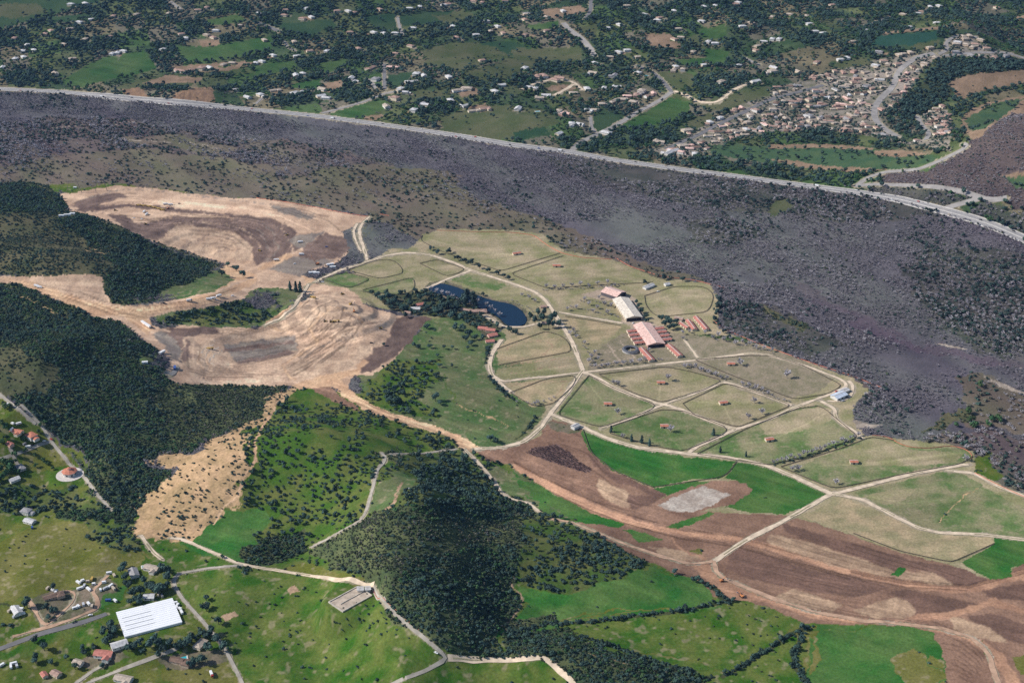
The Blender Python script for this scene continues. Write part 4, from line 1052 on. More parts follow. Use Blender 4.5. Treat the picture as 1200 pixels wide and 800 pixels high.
for i, (x, y, c, est) in enumerate(cand[:296]):
    rc, wcs, ws = RW_[c]; st = int(rng.integers(0, 5)) if not est else int(rng.choice([1, 2, 3, 4]))
    if c == 'r' and rng.random() < .3: rc = 'pink'
    if est and c == 't' and rng.random() < .4: rc = 'brown' if rng.random() < .4 else 'clay'
    if rc == 'brown': ws = 'brown roofed'
    if rc == 'pink': ws = 'pink roofed'
    if rc == 'clay' and c == 't': ws = 'clay roofed'
    s_ = float(rng.uniform(.62, .92) if est else rng.uniform(.85, 1.25))
    rz_ = (.12 + float(rng.normal(0, .35)) + (math.pi / 2 * int(rng.integers(0, 4)))) if est else float(rng.uniform(0, 6.28))
    big_ = 'long ' if st == 4 else ('tall ' if st == 3 else ('L shaped ' if st == 2 else ''))
    house(x, y, st, str(rng.choice(wcs)), rc, rz_, big_ + ws + ' house', s_)
if rest_h:
    w_, r_ = MB(), MB()
    for x, y, c, est in rest_h:
        X, Y, Z = at(x, y); EXCL.append((X, Y, 10)); a_ = float(rng.uniform(0, 6.28)); cs, sn = math.cos(a_), math.sin(a_)
        tw, tr = MB(), MB(); hip(tw, tr, -9, 9, -5.5, 5.5, 3.5, 2.3); mi = 'wrtg'.index(c)
        for s_, d_ in ((tw, w_), (tr, r_)): d_.add([(X + vx * cs - vy * sn, Y + vx * sn + vy * cs, Z + .4 + vz) for vx, vy, vz in s_.v], s_.f, mi)
    o = link('distant_houses', w_.mesh('distant_walls', *[wallm(q) for q in ('white', 'cream', 'tan', 'grey')])); o['kind'] = 'stuff'; o['label'] = 'small distant houses beyond the counted ones at the top edge'; o['category'] = 'houses'
    o2 = link('roof', r_.mesh('distant_roofs', *[roofm(q) for q in ('white', 'clay', 'tan', 'grey')]), o)

# the stud farm
def bldg(p0, p1, W_, H_, RH_, wc, rc, label, cat='barn', name='barn', group=None, ov=.8, doors=0, zone=None, open_end=False, lift=.25):
    a = at(*p0); b_ = at(*p1); L_ = math.hypot(b_[0] - a[0], b_[1] - a[1]); rz_ = math.atan2(b_[1] - a[1], b_[0] - a[0])
    c = ((a[0] + b_[0]) / 2, (a[1] + b_[1]) / 2)
    for k in np.linspace(-L_ / 2, L_ / 2, max(int(L_ / W_ * 2), 2)): EXCL.append((c[0] + k * math.cos(rz_), c[1] + k * math.sin(rz_), W_ * .75 + 2))
    t_ = thing(name, label, cat, (c[0], c[1], float(height(*c)) + lift), rz_, group, zone, label if zone is None else None)
    w_, r_ = MB(), MB(); gable(w_, r_, -L_ / 2, L_ / 2, -W_ / 2, W_ / 2, H_, RH_, 'x', ov)
    link('wall', w_.mesh('barn_wall', wallm(wc)), t_); link('roof', r_.mesh('barn_roof', roofm(rc)), t_)
    for s in ((-1, 1) if doors else ()):
        n_ = max(int(L_ / 7), 1)
        for k in range(min(n_, 12)):
            x = -L_ / 2 + L_ * (k + .5) / n_; y0, y1 = sorted((s * (W_ / 2 + .004), s * (W_ / 2 + .07)))
            link('door', MB().box(x - 1.1, x + 1.1, y0, y1, 0, min(2.4, H_ - .3)).mesh('door', mat('opening_shade', (.03, .028, .03), .9, .1)), t_)  # near-black panel, shade of an open stall put into its colour
    if open_end:
        link('doorway_shade', MB().box(-L_ / 2 - .08, -L_ / 2 - .006, -W_ / 2 + 1.2, W_ / 2 - 1.2, 0, H_ - .4).mesh('doorway_shade', mat('opening_shade', (.03, .028, .03), .9, .1)), t_)  # dark panel on the end wall paints the shade inside the open barn
    link('ridge_cap', MB().box(-L_ / 2 - ov, L_ / 2 + ov, -.5, .5, H_ + RH_ + .12, H_ + RH_ + .45).mesh('ridge_cap', mat('ridge_metal', (.55, .5, .45), .7, .1)), t_)
    return t_
bldg((743, 376), (727, 353.5), 26, 5.5, 3.2, 'cream', 'pale', 'long pale tan roofed covered riding arena in the farm yard', 'arena', 'covered_arena', doors=1, open_end=True)
bldg((769, 407), (752, 383), 27, 5, 3.2, 'pink', 'pink', 'great pink roofed stable barn between two rows of red sheds', 'barn', 'stable_barn', doors=1, open_end=True)
bldg((728, 349), (710, 343), 26, 6, 4, 'dark', 'pink', 'pale pink roofed hay barn with dark gable above the covered arena', 'barn', 'hay_barn', open_end=True)
SG = 'red roofed stable rows'
for p0, p1, ws, lb in (((735, 390), (747, 388.5), 8, 'short red stall shed, topmost left of the great barn'), ((737, 394.5), (749, 393), 8, 'short red stall shed, second down left of the great barn'),
        ((740, 399), (752, 397.5), 8, 'short red stall shed, third down left of the great barn'), ((743, 403.5), (755, 402), 8, 'short red stall shed, lowest left of the great barn'),
        ((766, 387), (777, 385.5), 8, 'short red stall shed, topmost right of the great barn'), ((769, 391), (780, 389.5), 8, 'short red stall shed, second down right of the great barn'),
        ((772, 395.5), (783, 394), 8, 'short red stall shed, third down right of the great barn'), ((775, 400), (786, 398.5), 8, 'short red stall shed, lowest right of the great barn'),
        ((764, 424), (751, 410), 9, 'long red stable row lower left of the great barn'), ((797, 419), (783, 406), 9, 'long red stable row lower right of the great barn'),
        ((814, 388), (806, 377), 8, 'long red stable row among dark trees right of the arena'), ((828, 388), (815, 373), 8, 'outermost long red stable row right of the dark trees'),
        ((806, 386), (797, 380), 7, 'short red shed at the lower end of the dark trees'), ((800, 376), (791, 374), 8, 'small clay roofed cottage between the dark farm trees')):
    bldg(p0, p1, ws, 3, 1.5, 'cream', 'red' if 'cottage' not in lb else 'clay', lb, 'stable', 'stable_row', SG, .6, 1)
bldg((755, 339), (765, 335), 8, 3.2, 1.6, 'white', 'white', 'small white shed on the lane above the hay barn', 'shed', 'shed')
bldg((779, 335), (784, 334), 7, 3.2, 1.5, 'white', 'white', 'tiny white shed at the end of the upper farm lane', 'shed', 'shed')
SHG = 'red roofed field shelters in the pastures'
for x, y, lb in ((605, 298, 'red roofed field shelter in the large pasture left of the fence corner'), (652, 313, 'red roofed field shelter alone in the pasture under the orange fence'), (856, 428, 'red roofed field shelter beside a pale bare tree in the upper right pasture'),
        (774, 450, 'long red roofed field shelter in the pasture right of the road hub'), (712, 475, 'red roofed field shelter in the pasture below the road hub'), (847, 473, 'red roofed field shelter in the pasture between the farm crossings'),
        (778, 501, 'flat red roofed field shelter in the pasture above the green field'), (901, 516, 'red roofed field shelter in the pasture below the blue roofed shed'), (1000, 543, 'red roofed field shelter in the eastern pasture with the orange fence')):
    bldg((x - 4, y + (.7 if x % 2 else -.5)), (x + 4.5, y - .5), 6.5, 3, 1.1, 'cream', 'terracotta', lb, 'shelter', 'field_shelter', SHG, .7, 1)
bldg((977, 468), (989, 463), 13, 4, 1.6, 'white', 'blue', 'pale blue roofed shed at the bend of the eastern farm road', 'shed', 'equipment_shed', doors=1)
bldg((984, 461), (993, 458), 8, 3.4, 1.2, 'cream', 'white', 'white roofed shed behind the pale blue roofed shed', 'shed', 'equipment_shed')
bldg((671, 503), (677, 500), 7, 4, 1.5, 'white', 'white', 'small white shed on the bare yard above the brush pile', 'shed', 'shed')
for x, y, a_, b_, s_, lb in ((566, 386, 'pink', 'red', 1, 'red roofed farmhouse left of the yard below the lake'), (575, 388, 'cream', 'red', 1.0, 'red roofed farmhouse, upper one beside the lake yard'), (577, 394, 'pink', 'red', 1.0, 'red roofed farmhouse, middle one below the lake yard'),
        (574, 401, 'cream', 'red', .9, 'red roofed farmhouse, lowest one below the lake yard'), (560, 366, 'tan', 'clay', 1.1, 'long red roofed lodge on the bank under the lake'), (546, 364, 'tan', 'clay', .8, 'small clay roofed cottage among trees left of the lodge'),
        (492, 358, 'white', 'red', .9, 'white walled red roofed cottage among the trees left of the lake'), (487, 363, 'white', 'white', 1.0, 'white roofed cottage in the trees left of the lake'), (478, 367, 'tan', 'clay', .7, 'small brown cottage hidden by the big lakeside trees'),
        (637, 360, 'pink', 'clay', .7, 'small clay roofed shed beside the road right of the lake'), (639, 379, 'cream', 'clay', .6, 'small pink hut below the cypress grove')):
    house(x, y, 4 if 'lodge' in lb else 0, a_, b_, float(rng.uniform(-.4, .5)), '', s_ * .8, 'farmhouses by the lake', True, lb)
# horse walker, a ring shaped roof
x, y, z = at(739, 411); EXCL.append((x, y, 15))
t_ = thing('horse_walker', '', 'horse walker', (x, y, z + .2), 0, None, None, 'round dark roofed horse walker with pale centre beside the garden plots')
def ring(r0, r1, z0, z1, z2, n_=28):
    mb = MB(); V = []
    for k in range(n_):
        c, s = math.cos(k * 6.2832 / n_), math.sin(k * 6.2832 / n_); V += [(c * r0, s * r0, z0), (c * (r0 + r1) / 2, s * (r0 + r1) / 2, z1), (c * r1, s * r1, z0), (c * r1, s * r1, z2), (c * r0, s * r0, z2)]
    fs = []
    for k in range(n_):
        a, b_ = k * 5, (k + 1) % n_ * 5; fs += [(a + i, b_ + i, b_ + (i + 1) % 5, a + (i + 1) % 5) for i in range(5)]
    return mb.add(V, fs)
link('roof', ring(7.5, 13, 3, 4.2, 2.8).mesh('walker_roof', mat('dark_sheeting', (.11, .115, .13), .6, .1)), t_)
link('wall', ring(12.2, 12.6, 2.75, 2.76, -.6).mesh('walker_wall', wallm('grey')), t_)
link('hub', MB().tube((0, 0, -.5), (0, 0, 4), .5, .4, 8).mesh('walker_hub', wallm('white')), t_)

# lower left homes
x, y, z = at(82, 556); EXCL.append((x, y, 20))
o = link('paved_circle', MB().tube((0, 0, -2), (0, 0, .5), 17, 17, 32).mesh('paved_circle', mat('pale_gravel', (.6, .55, .5), .95, .12, .4)), None, (x, y, z)); o['kind'] = 'structure'
t_ = thing('octagonal_house', '', 'house', (x, y, z + .5), .2, None, None, 'octagonal red roofed house on a round pale gravel pad')
def octa(r0, r1, z0, z1, n_=8): return MB().tube((0, 0, z0), (0, 0, z1), r0, r1, n_)
link('wall', octa(8.5, 8.5, 0, 5).mesh('octagonal_wall', wallm('white')), t_)
rf = link('roof', octa(10, 3, 5.02, 8).mesh('octagonal_roof', roofm('terracotta')), t_)
link('cupola', octa(2.6, 2.6, 8.02, 9.2).mesh('cupola', wallm('white')), rf); link('cupola_roof', octa(3.1, .2, 9.22, 10.6).mesh('cupola_roof', roofm('terracotta')), rf)
for k in range(8):
    a_ = (k + .5) * math.pi / 4; c = Vector((math.cos(a_), math.sin(a_), 0)) * 7.9; u = Vector((-math.sin(a_), math.cos(a_), 0)); nrm = Vector((math.cos(a_), math.sin(a_), 0)) * .06
    V = [c + u * sx * 1.3 + Vector((0, 0, zz)) + nrm * q for q in (0, 1) for sx, zz in ((-1, 1), (1, 1), (1, 3.2), (-1, 3.2))]
    link('window', MB().add(V, [(4, 5, 6, 7), (0, 3, 2, 1), (0, 1, 5, 4), (1, 2, 6, 5), (2, 3, 7, 6), (3, 0, 4, 7)]).mesh('window', GLASS), t_)
LG = 'homes at the lower left'
for x, y, st, a_, b_, s_, dx, dy, lb in (
        (37, 513, 3, 'white', 'terracotta', .8, 10, 5, 'orange red roofed two storey house by the side lane below the thicket'), (20, 507, 2, 'cream', 'terracotta', .8, 10, 2, 'orange roofed L shaped house left of the two storey one'), (12, 522, 5, 'pink', 'red', .9, 10, 6, 'small red roofed cottage beside the side lane end'),
        (24, 549, 1, 'grey', 'grey', .7, 10, 8, 'grey roofed house at the end of the short spur lane'), (31, 601, 3, 'white', 'grey', .7, 10, 2, 'white two storey house, upper of two below the dark grove'), (35, 612, 0, 'white', 'white', .75, 10, 3, 'white house with grey drive, lower of two below the dark grove'),
        (157, 673, 0, 'white', 'grey', .85, 3, 8, 'grey gable roofed house standing in the grove above the greenhouse'), (178, 667, 2, 'white', 'tan', .85, 10, 2, 'tan roofed house in the grove with blue pool at its corner'), (62, 700, 4, 'tan', 'brown', .75, 10, -3, 'brown roofed long house inside the dirt track loop'),
        (122, 768, 2, 'white', 'red', .95, 10, 1, 'dark red roofed white house below the greenhouse'), (140, 757, 0, 'white', 'white', .9, 10, -3, 'long white roofed house between greenhouse and red roofed house'), (235, 756, 1, 'cream', 'tan', .75, 6, -6, 'pale tan roofed house in trees right below the greenhouse'),
        (211, 776, 4, 'tan', 'brown', .8, 10, 2, 'brown roofed house with turquoise pool by the right lane'), (145, 797, 2, 'white', 'tan', .9, 10, 2, 'tan roofed house cut by the bottom edge'), (92, 778, 5, 'white', 'tan', 1, 10, 3, 'small tan hut on the drive below the asphalt lane'),
        (66, 791, 5, 'cream', 'clay', 1, 8, 4, 'small clay roofed hut at the bottom edge'), (52, 792, 5, 'cream', 'red', .8, 6, 8, 'small red roofed hut at the bottom edge'), (20, 717, 0, 'white', 'white', .8, 6, 9, 'white roofed house among junk at the left lane end'),
        (17, 563, 0, 'white', 'white', .7, 10, -4, 'long white shed below the short spur lane'), (175, 701, 5, 'white', 'white', 1.1, 10, 0, 'white flat shed just above the greenhouse')):
    house(x, y, st, a_, b_, axis(x, y, dx, dy), '', s_, LG, True, lb)
# the white greenhouse
g = [np.array(at(*p)[:2]) for p in ((132, 719), (200, 704), (215.5, 729), (151, 748))]
gc = sum(g) / 4; ux = (g[1] - g[0] + g[2] - g[3]) / 2; vx = (g[0] - g[3] + g[1] - g[2]) / 2; GL_, GW_ = float(np.hypot(*ux)), float(np.hypot(*vx)); gz = float(np.mean([height(p[0], p[1]) for p in g]))
t_ = thing('greenhouse', '', 'greenhouse', (float(gc[0]), float(gc[1]), gz), math.atan2(ux[1], ux[0]), None, None, 'large white plastic covered greenhouse at the lower left')
for p in np.linspace(-.5, .5, 6):
    for q in np.linspace(-.5, .5, 5): EXCL.append((float(gc[0] + ux[0] * p + vx[0] * q), float(gc[1] + ux[1] * p + vx[1] * q), 9))
PLA = mat('white_plastic_film', (.84, .85, .86), .6, .03, .15, spec=.3)
link('wall', MB().box(-GL_ / 2, GL_ / 2, -GW_ / 2, GW_ / 2, -3, 2.4).mesh('greenhouse_wall', PLA), t_)
mb = MB(); nb = 13; bw = GW_ / nb
for k in range(nb):
    y0 = -GW_ / 2 + k * bw; P = [(y0 + bw * (.5 - .5 * math.cos(math.pi * j / 6)), 2.42 + .55 * math.sin(math.pi * j / 6)) for j in range(7)]
    V = [(sx * (GL_ / 2 + .3), a, b_) for a, b_ in P for sx in (-1, 1)]
    mb.add(V, [(2 * j, 2 * j + 1, 2 * j + 3, 2 * j + 2) for j in range(6)] + [tuple(range(0, 14, 2)), tuple(range(13, 0, -2))])
link('roof', mb.mesh('greenhouse_roof', PLA), t_)
for k in range(4):
    y0 = -GW_ / 2 + (k * 2 + 3) * bw
    link('roof_vent', MB().box(-GL_ * .44, GL_ * .06, y0 - .4, y0 + .4, 2.6, 3.1).mesh('roof_vent', mat('vent_grey', (.42, .44, .46), .6, .15)), t_)
# concrete basin
p0, p1 = at(394, 711), at(427, 693); L_ = math.hypot(p1[0] - p0[0], p1[1] - p0[1]); cx, cy = (p0[0] + p1[0]) / 2, (p0[1] + p1[1]) / 2
t_ = thing('concrete_basin', '', 'basin', (cx, cy, (p0[2] + p1[2]) / 2 + .5), math.atan2(p1[1] - p0[1], p1[0] - p0[0]), None, None, 'long pale concrete basin with raised rim beside the green field')
CON = mat('weathered_concrete', (.5, .45, .38), .95, .2, .2); W2 = 11
link('floor', MB().box(-L_ / 2, L_ / 2, -W2, W2, -2, .1).mesh('basin_floor', mat('silted_floor', (.46, .38, .3), 1, .25, .15)), t_)
for a_, b_, c, d, nm in ((-L_ / 2 - 1, L_ / 2 + 1, -W2 - 1.2, -W2 - .01, 'rim'), (-L_ / 2 - 1, L_ / 2 + 1, W2 + .01, W2 + 1.2, 'rim'), (-L_ / 2 - 1.2, -L_ / 2 - .01, -W2, W2, 'rim'), (L_ / 2 + .01, L_ / 2 + 1.2, -W2, W2, 'rim')):
    link(nm, MB().box(a_, b_, c, d, -2, .9).mesh('basin_rim', CON), t_)
link('divider', MB().box(-L_ * .35, L_ * .4, -.4, .4, .1, .9).mesh('basin_divider', CON), t_)
t_.rotation_euler.y = -math.atan2(p1[2] - p0[2], L_)
EXCL += [(cx, cy, 22), (p0[0], p0[1], 14), (p1[0], p1[1], 14)]
bldg((419, 692.5), (426, 692), 6, 3.4, .8, 'white', 'white', 'white tank shed, left one at the head of the concrete basin', 'shed', 'tank_shed')
bldg((428.5, 692), (434, 691.5), 6, 3.4, .8, 'white', 'white', 'white tank shed, right one at the head of the concrete basin', 'shed', 'tank_shed')
# turquoise pools
for x, y, s_, lb in ((213, 771, 5, 'turquoise swimming pool behind the brown roofed house'), (171, 664, 4, 'blue swimming pool at the house in the grove'), (630, 131, 5, 'small turquoise pool by the tan knoll far off'), (757, 89, 6, 'turquoise pool beside the orchard corner road')):
    X, Y, Z = at(x, y)
    t_ = thing('swimming_pool', '', 'pool', (X, Y, Z + .3), .3, 'swimming pools', None, lb)
    link('water', MB().box(-s_, s_, -s_ * .5, s_ * .5, -.5, .3).mesh('pool_water', mat('pool_water', (.05, .42, .5), .1, .05, .3, spec=.5)), t_)
    cp = MB()
    for a_ in ((-s_ - 1.4, s_ + 1.4, -s_ * .5 - 1.4, -s_ * .5 - .01), (-s_ - 1.4, s_ + 1.4, s_ * .5 + .01, s_ * .5 + 1.4), (-s_ - 1.4, -s_ - .01, -s_ * .5, s_ * .5), (s_ + .01, s_ + 1.4, -s_ * .5, s_ * .5)): cp.box(*a_, -.6, .5)
    link('coping', cp.mesh('pool_coping', mat('pale_coping', (.6, .56, .5), .9, .1)), t_)

# ------------------------------------------------------------------ vehicles and machines
PAINT = {'white': (.8, .8, .79), 'silver': (.5, .51, .53), 'black': (.02, .02, .024), 'red': (.42, .03, .025), 'blue': (.05, .1, .3), 'yellow': (.5, .33, .08), 'orange': (.6, .24, .09), 'grey': (.2, .2, .21), 'tan': (.5, .42, .32)}
TYRE = mat('black_rubber', (.02, .02, .02), .9, .1)
def paint(c): return mat(c + '_paint', PAINT[c], .35, .04, .5, spec=.5)
def proto_car(c):
    k = ('car', c)
    if k in MC: return MC[k]
    b_ = MB(); prof = [(-2.3, .45), (2.3, .45), (2.35, .85), (1.25, 1.0), (.6, 1.48), (-1.3, 1.5), (-2.1, 1.02), (-2.35, .95)]
    V = [(x, s * (.92 if z < 1.2 else .74), z) for s in (-1, 1) for x, z in prof]; n_ = len(prof)
    b_.add(V, [tuple(range(n_)), tuple(range(2 * n_ - 1, n_ - 1, -1))] + [(j, n_ + j, n_ + (j + 1) % n_, (j + 1) % n_) for j in range(n_)])
    g_ = MB().box(-1.75, .95, -.86, .86, 1.06, 1.38)
    wh = MB().disc((0, 0, 0), (0, 1, 0), .36, .24)
    MC[k] = [('body', b_.mesh('car_body', paint(c)), None), ('window', g_.mesh('car_window', GLASS), None)] + [('wheel', MC.setdefault('carwheel', wh.mesh('car_wheel', TYRE)), (sx * 1.45, sy * .86, .36)) for sx in (-1, 1) for sy in (-1, 1)]
    return MC[k]
def proto_truck(c):
    k = ('truck', c)
    if k in MC: return MC[k]
    cab = MB().box(2.6, 4.4, -1.2, 1.2, .8, 2.9); box_ = MB().box(-4.4, 2.4, -1.25, 1.25, 1.1, 3.4); fr = MB().box(-4.4, 4.3, -.6, .6, .55, .79)
    win = MB().box(4.41, 4.46, -1.05, 1.05, 1.8, 2.6); wh = MB().disc((0, 0, 0), (0, 1, 0), .5, .4)
    MC[k] = [('cab', cab.mesh('truck_cab', paint(c)), None), ('cargo_box', box_.mesh('truck_box', paint('white')), None), ('chassis', fr.mesh('chassis', paint('black')), None), ('windscreen', win.mesh('windscreen', GLASS), None)]
    MC[k] += [('wheel', MC.setdefault('truckwheel', wh.mesh('truck_wheel', TYRE)), (x, s * 1.05, .5)) for x in (-3.2, -2, 3.3) for s in (-1, 1)]
    return MC[k]
def proto_scraper():
    if 'scr' in MC: return MC['scr']
    Yp = paint('yellow'); tr = MB().box(2.6, 6.5, -1.3, 1.3, 1.1, 2.6).box(3.2, 4.6, -.8, .8, 2.6, 3.9); neck = MB().tube((2.8, 0, 2.4), (.6, 0, 2.9), .4, .4, 6)
    bowl = MB().add([(-3.4, -1.7, .6), (.6, -1.7, .6), (1, -1.7, 2.8), (-3.6, -1.7, 2.6), (-3.4, 1.7, .6), (.6, 1.7, .6), (1, 1.7, 2.8), (-3.6, 1.7, 2.6)], [(0, 1, 2, 3), (7, 6, 5, 4), (0, 4, 5, 1), (1, 5, 6, 2), (2, 6, 7, 3), (3, 7, 4, 0)])
    rear = MB().box(-6.5, -3.7, -1.1, 1.1, 1.1, 2.5); wh = MB().disc((0, 0, 0), (0, 1, 0), 1.05, .8)
    MC['scr'] = [('tractor', tr.mesh('tractor', Yp), None), ('neck', neck.mesh('neck', Yp), None), ('bowl', bowl.mesh('bowl', Yp), None), ('rear_engine', rear.mesh('rear_engine', Yp), None)] + [('wheel', MC.setdefault('scrw', wh.mesh('scraper_wheel', TYRE)), (x, s * 1.45, 1.05)) for x in (-5, 4.6) for s in (-1, 1)]
    return MC['scr']
def proto_dozer():
    if 'doz' in MC: return MC['doz']
    Yp = paint('yellow'); body = MB().box(-2, 2, -.9, .9, .9, 2.2); cab = MB().box(-1.8, -.1, -.85, .85, 2.2, 3.5); bl = MB().box(2.7, 2.95, -2, 2, .1, 1.5).box(.5, 2.7, -1.7, -1.5, .6, .85).box(.5, 2.7, 1.5, 1.7, .6, .85)
    MC['doz'] = [('body', body.mesh('dozer_body', Yp), None), ('cab', cab.mesh('dozer_cab', GLASS), None), ('blade', bl.mesh('dozer_blade', Yp), None)] + [('track', MC.setdefault('doztr', MB().box(-2.3, 2.2, -.3, .3, 0, 1.1).mesh('crawler_track', TYRE)), (0, s * 1.25, 0)) for s in (-1, 1)]
    return MC['doz']
def proto_exc(c='orange', boom=1.0):
    k = ('exc', c, boom)
    if k in MC: return MC[k]
    P = paint(c); h_ = MB().box(-2.6, 1.4, -1.3, 1.3, 1.25, 2.6); cab = MB().box(.1, 1.8, -1.3, -.2, 2.6, 3.5)
    bm = MB().tube((1.2, .3, 2.1), (4.6 * boom, .3, 6 * boom), .4, .32, 4); st = MB().tube((4.6 * boom, .3, 6 * boom), (7.2 * boom, .3, 2.4), .3, .22, 4); bk = MB().box(6.7 * boom, 7.8 * boom, -.4, 1, .9, 2.3)
    MC[k] = [('house_deck', h_.mesh('deck', P), None), ('cab', cab.mesh('exc_cab', GLASS), None), ('boom', bm.mesh('boom', P), None), ('stick', st.mesh('stick', P), None), ('bucket', bk.mesh('bucket', paint('grey')), None)] + [('track', MC.setdefault('exctr', MB().box(-2.2, 2.2, -.35, .35, 0, 1.15).mesh('exc_track', TYRE)), (0, s * 1.25, 0)) for s in (-1, 1)]
    return MC[k]
def place(parts, name, stem, cat, x, y, z, rz, group, fixed=None, zone=None, sc_=1.0):
    t_ = thing(name, stem, cat, (x, y, z), rz, group, zone, fixed, None, sc_)
    for nm, me_, loc in parts: link(nm, me_, t_, loc or (0, 0, 0))
    EXCL.append((x, y, 4)); return t_
# traffic on the highway
hd = np.r_[0, np.cumsum(np.hypot(*np.diff(hw, axis=0).T))]
cols_ = ['white', 'silver', 'black', 'white', 'red', 'grey', 'white', 'blue', 'black', 'tan']
inview = [i for i in range(len(hw) - 1) if 0 < project(hw[i, 0], hw[i, 1], 3)[0] < 1200]
for k in range(38):
    i = inview[int((k + .5 + rng.uniform(-.4, .4)) / 38 * len(inview))]; d = hw[min(i + 1, len(hw) - 1)] - hw[i]; d = d / np.hypot(*d); nn = np.array([-d[1], d[0]])
    lane = float(rng.choice([-7, -3.2, 3.2, 7])); p = hw[i] + nn * lane; c = cols_[int(rng.integers(0, 10))]
    tr = k % 9 == 4
    place(proto_truck(c) if tr else proto_car(c), 'truck' if tr else 'car', c + (' box truck' if tr else ' car') + ' in the ' + ('far' if lane > 0 else 'near') + ' lanes', 'truck' if tr else 'car', float(p[0]), float(p[1]), float(height(*p)) + .58,
          math.atan2(d[1], d[0]) + (math.pi if lane > 0 else 0), 'traffic on the highway', None, 'of the highway', 1.15)
def vehicles(spec, group):
    for ln in spec.strip().splitlines():
        kind, c, px, py, ang, lb = ln.split(' ', 5); X, Y, Z = at(float(px), float(py)); a_ = R(float(ang))
        pr = {'car': lambda: proto_car(c), 'truck': lambda: proto_truck(c), 'scraper': proto_scraper, 'bulldozer': proto_dozer, 'excavator': lambda: proto_exc(c)}[kind]()
        place(pr, {'car': 'car', 'truck': 'truck', 'scraper': 'scraper', 'bulldozer': 'bulldozer', 'excavator': 'excavator'}[kind], '', kind, X, Y, Z + .3, a_, group, lb, None, 1.0 if kind in 'car truck' else (.85 if kind == 'scraper' else 1.0))
vehicles('''
scraper y 163 241 -10 yellow scraper, leftmost of the parked row on the upper grading site
scraper y 169 241.6 -8 yellow scraper, second from left in the parked row on the site
scraper y 175 242.4 -12 yellow scraper, third from left in the parked row on the site
scraper y 181 243.6 -10 yellow scraper, third from right in the parked row on the site
scraper y 186 245 -14 yellow scraper, second from right in the parked row on the site
scraper y 190.5 246.5 -8 yellow scraper, rightmost of the parked row on the site
truck white 194 240 20 white box truck above the parked scraper row
truck white 200 240.6 10 second white box truck right above the parked scraper row
excavator orange 197 245 20 small orange excavator at the right end of the scraper row
truck white 169 249 80 white service truck, upper one below the scraper row
truck white 172 252 70 white service truck, lower one below the scraper row
car white 157 256 10 white pickup left below the service trucks
car white 166 257 -20 white pickup right below the service trucks
bulldozer y 170.5 263 30 yellow bulldozer at the edge of the dark graded earth
bulldozer y 135 247 10 yellow bulldozer near the top left of the grading site
car black 210 239 10 dark pickup right of the white box trucks
truck white 352 284.5 20 white truck on the dark fill right of the haul band
truck white 353.5 299 0 white truck on the grey flat left of the orange crane
car white 345.5 309.5 10 white pickup on the grey graded flat
truck white 324 305.5 15 white truck on the haul strip left of the grey flat
car blue 382.5 289.5 0 blue pickup on the dark fill above the crane
bulldozer y 336 276 60 yellow bulldozer on the terrace left of the white truck
bulldozer y 304 294 -20 yellow bulldozer on the left terrace
truck white 43 336 -20 white truck, left of two on the pale earth pad edge
truck white 46.5 337.5 -15 white truck, right of two on the pale earth pad edge
car black 192 355.5 5 black pickup at the left end of the haul road bend
truck grey 222 353 20 dark truck on the haul road right of the black pickup
truck white 245 351.5 10 white truck, leftmost of the cluster on the haul road
truck white 250 350.5 15 white truck, second of the cluster on the haul road
car silver 254 352 0 silver pickup, third of the cluster on the haul road
truck white 256.5 347.5 40 white truck, upper right of the cluster on the haul road
car white 272.5 347 20 white pickup where the haul road narrows
excavator yellow 411 357 40 yellow excavator on the cut bank of the lower grading site
bulldozer y 401 345 30 yellow bulldozer at the top of the cut bank
bulldozer y 381 377 10 yellow bulldozer, left of three in the lower pit
bulldozer y 388 377.5 0 yellow bulldozer, middle of three in the lower pit
scraper y 394 377 5 yellow scraper, right of three in the lower pit
excavator orange 415 365.5 100 orange excavator under the cut bank
scraper y 367 349 -30 yellow scraper at the pit head beside the green wedge
car white 378 331 0 white pickup above the lower pit
scraper y 246 409 0 yellow scraper on the terraces of the lower pit
bulldozer y 446 385 10 yellow bulldozer at the right end of the lower pit
car black 435 402 0 dark pickup near the ploughed triangle
excavator orange 846 681 20 red orange excavator at the southern road junction
excavator orange 869 699 120 red orange excavator right of the southern junction
''', 'construction vehicles on the graded land')
vehicles('''
car silver 95 551 -50 silver car parked on the lane by the octagonal house
car white 52 517 10 white car on the lane below the thicket
car black 38 522 30 dark car in front of the two storey house
car red 60 515 -40 red car at the fork of the left lane
car white 511 765 -40 white car near the fork of the grey lanes
car black 435 694.5 20 dark car parked at the head of the concrete basin
car white 479 573 0 white pickup on the scrubby knoll by the sandy spur
car silver 988 470 20 silver car beside the pale blue roofed shed
car black 993 466 -60 dark car right of the pale blue roofed shed
car red 980 459 40 red car left of the white roofed shed
car white 742 379 60 white car between the covered arena and great barn
car black 752 376 0 dark car right of the covered arena
car white 771 342 20 white car on the upper farm lane
car white 106 721 20 white car on the dark asphalt lane
truck red 248 791 -65 red cabbed truck on the grey lane at the bottom
''', 'cars parked around the lanes')
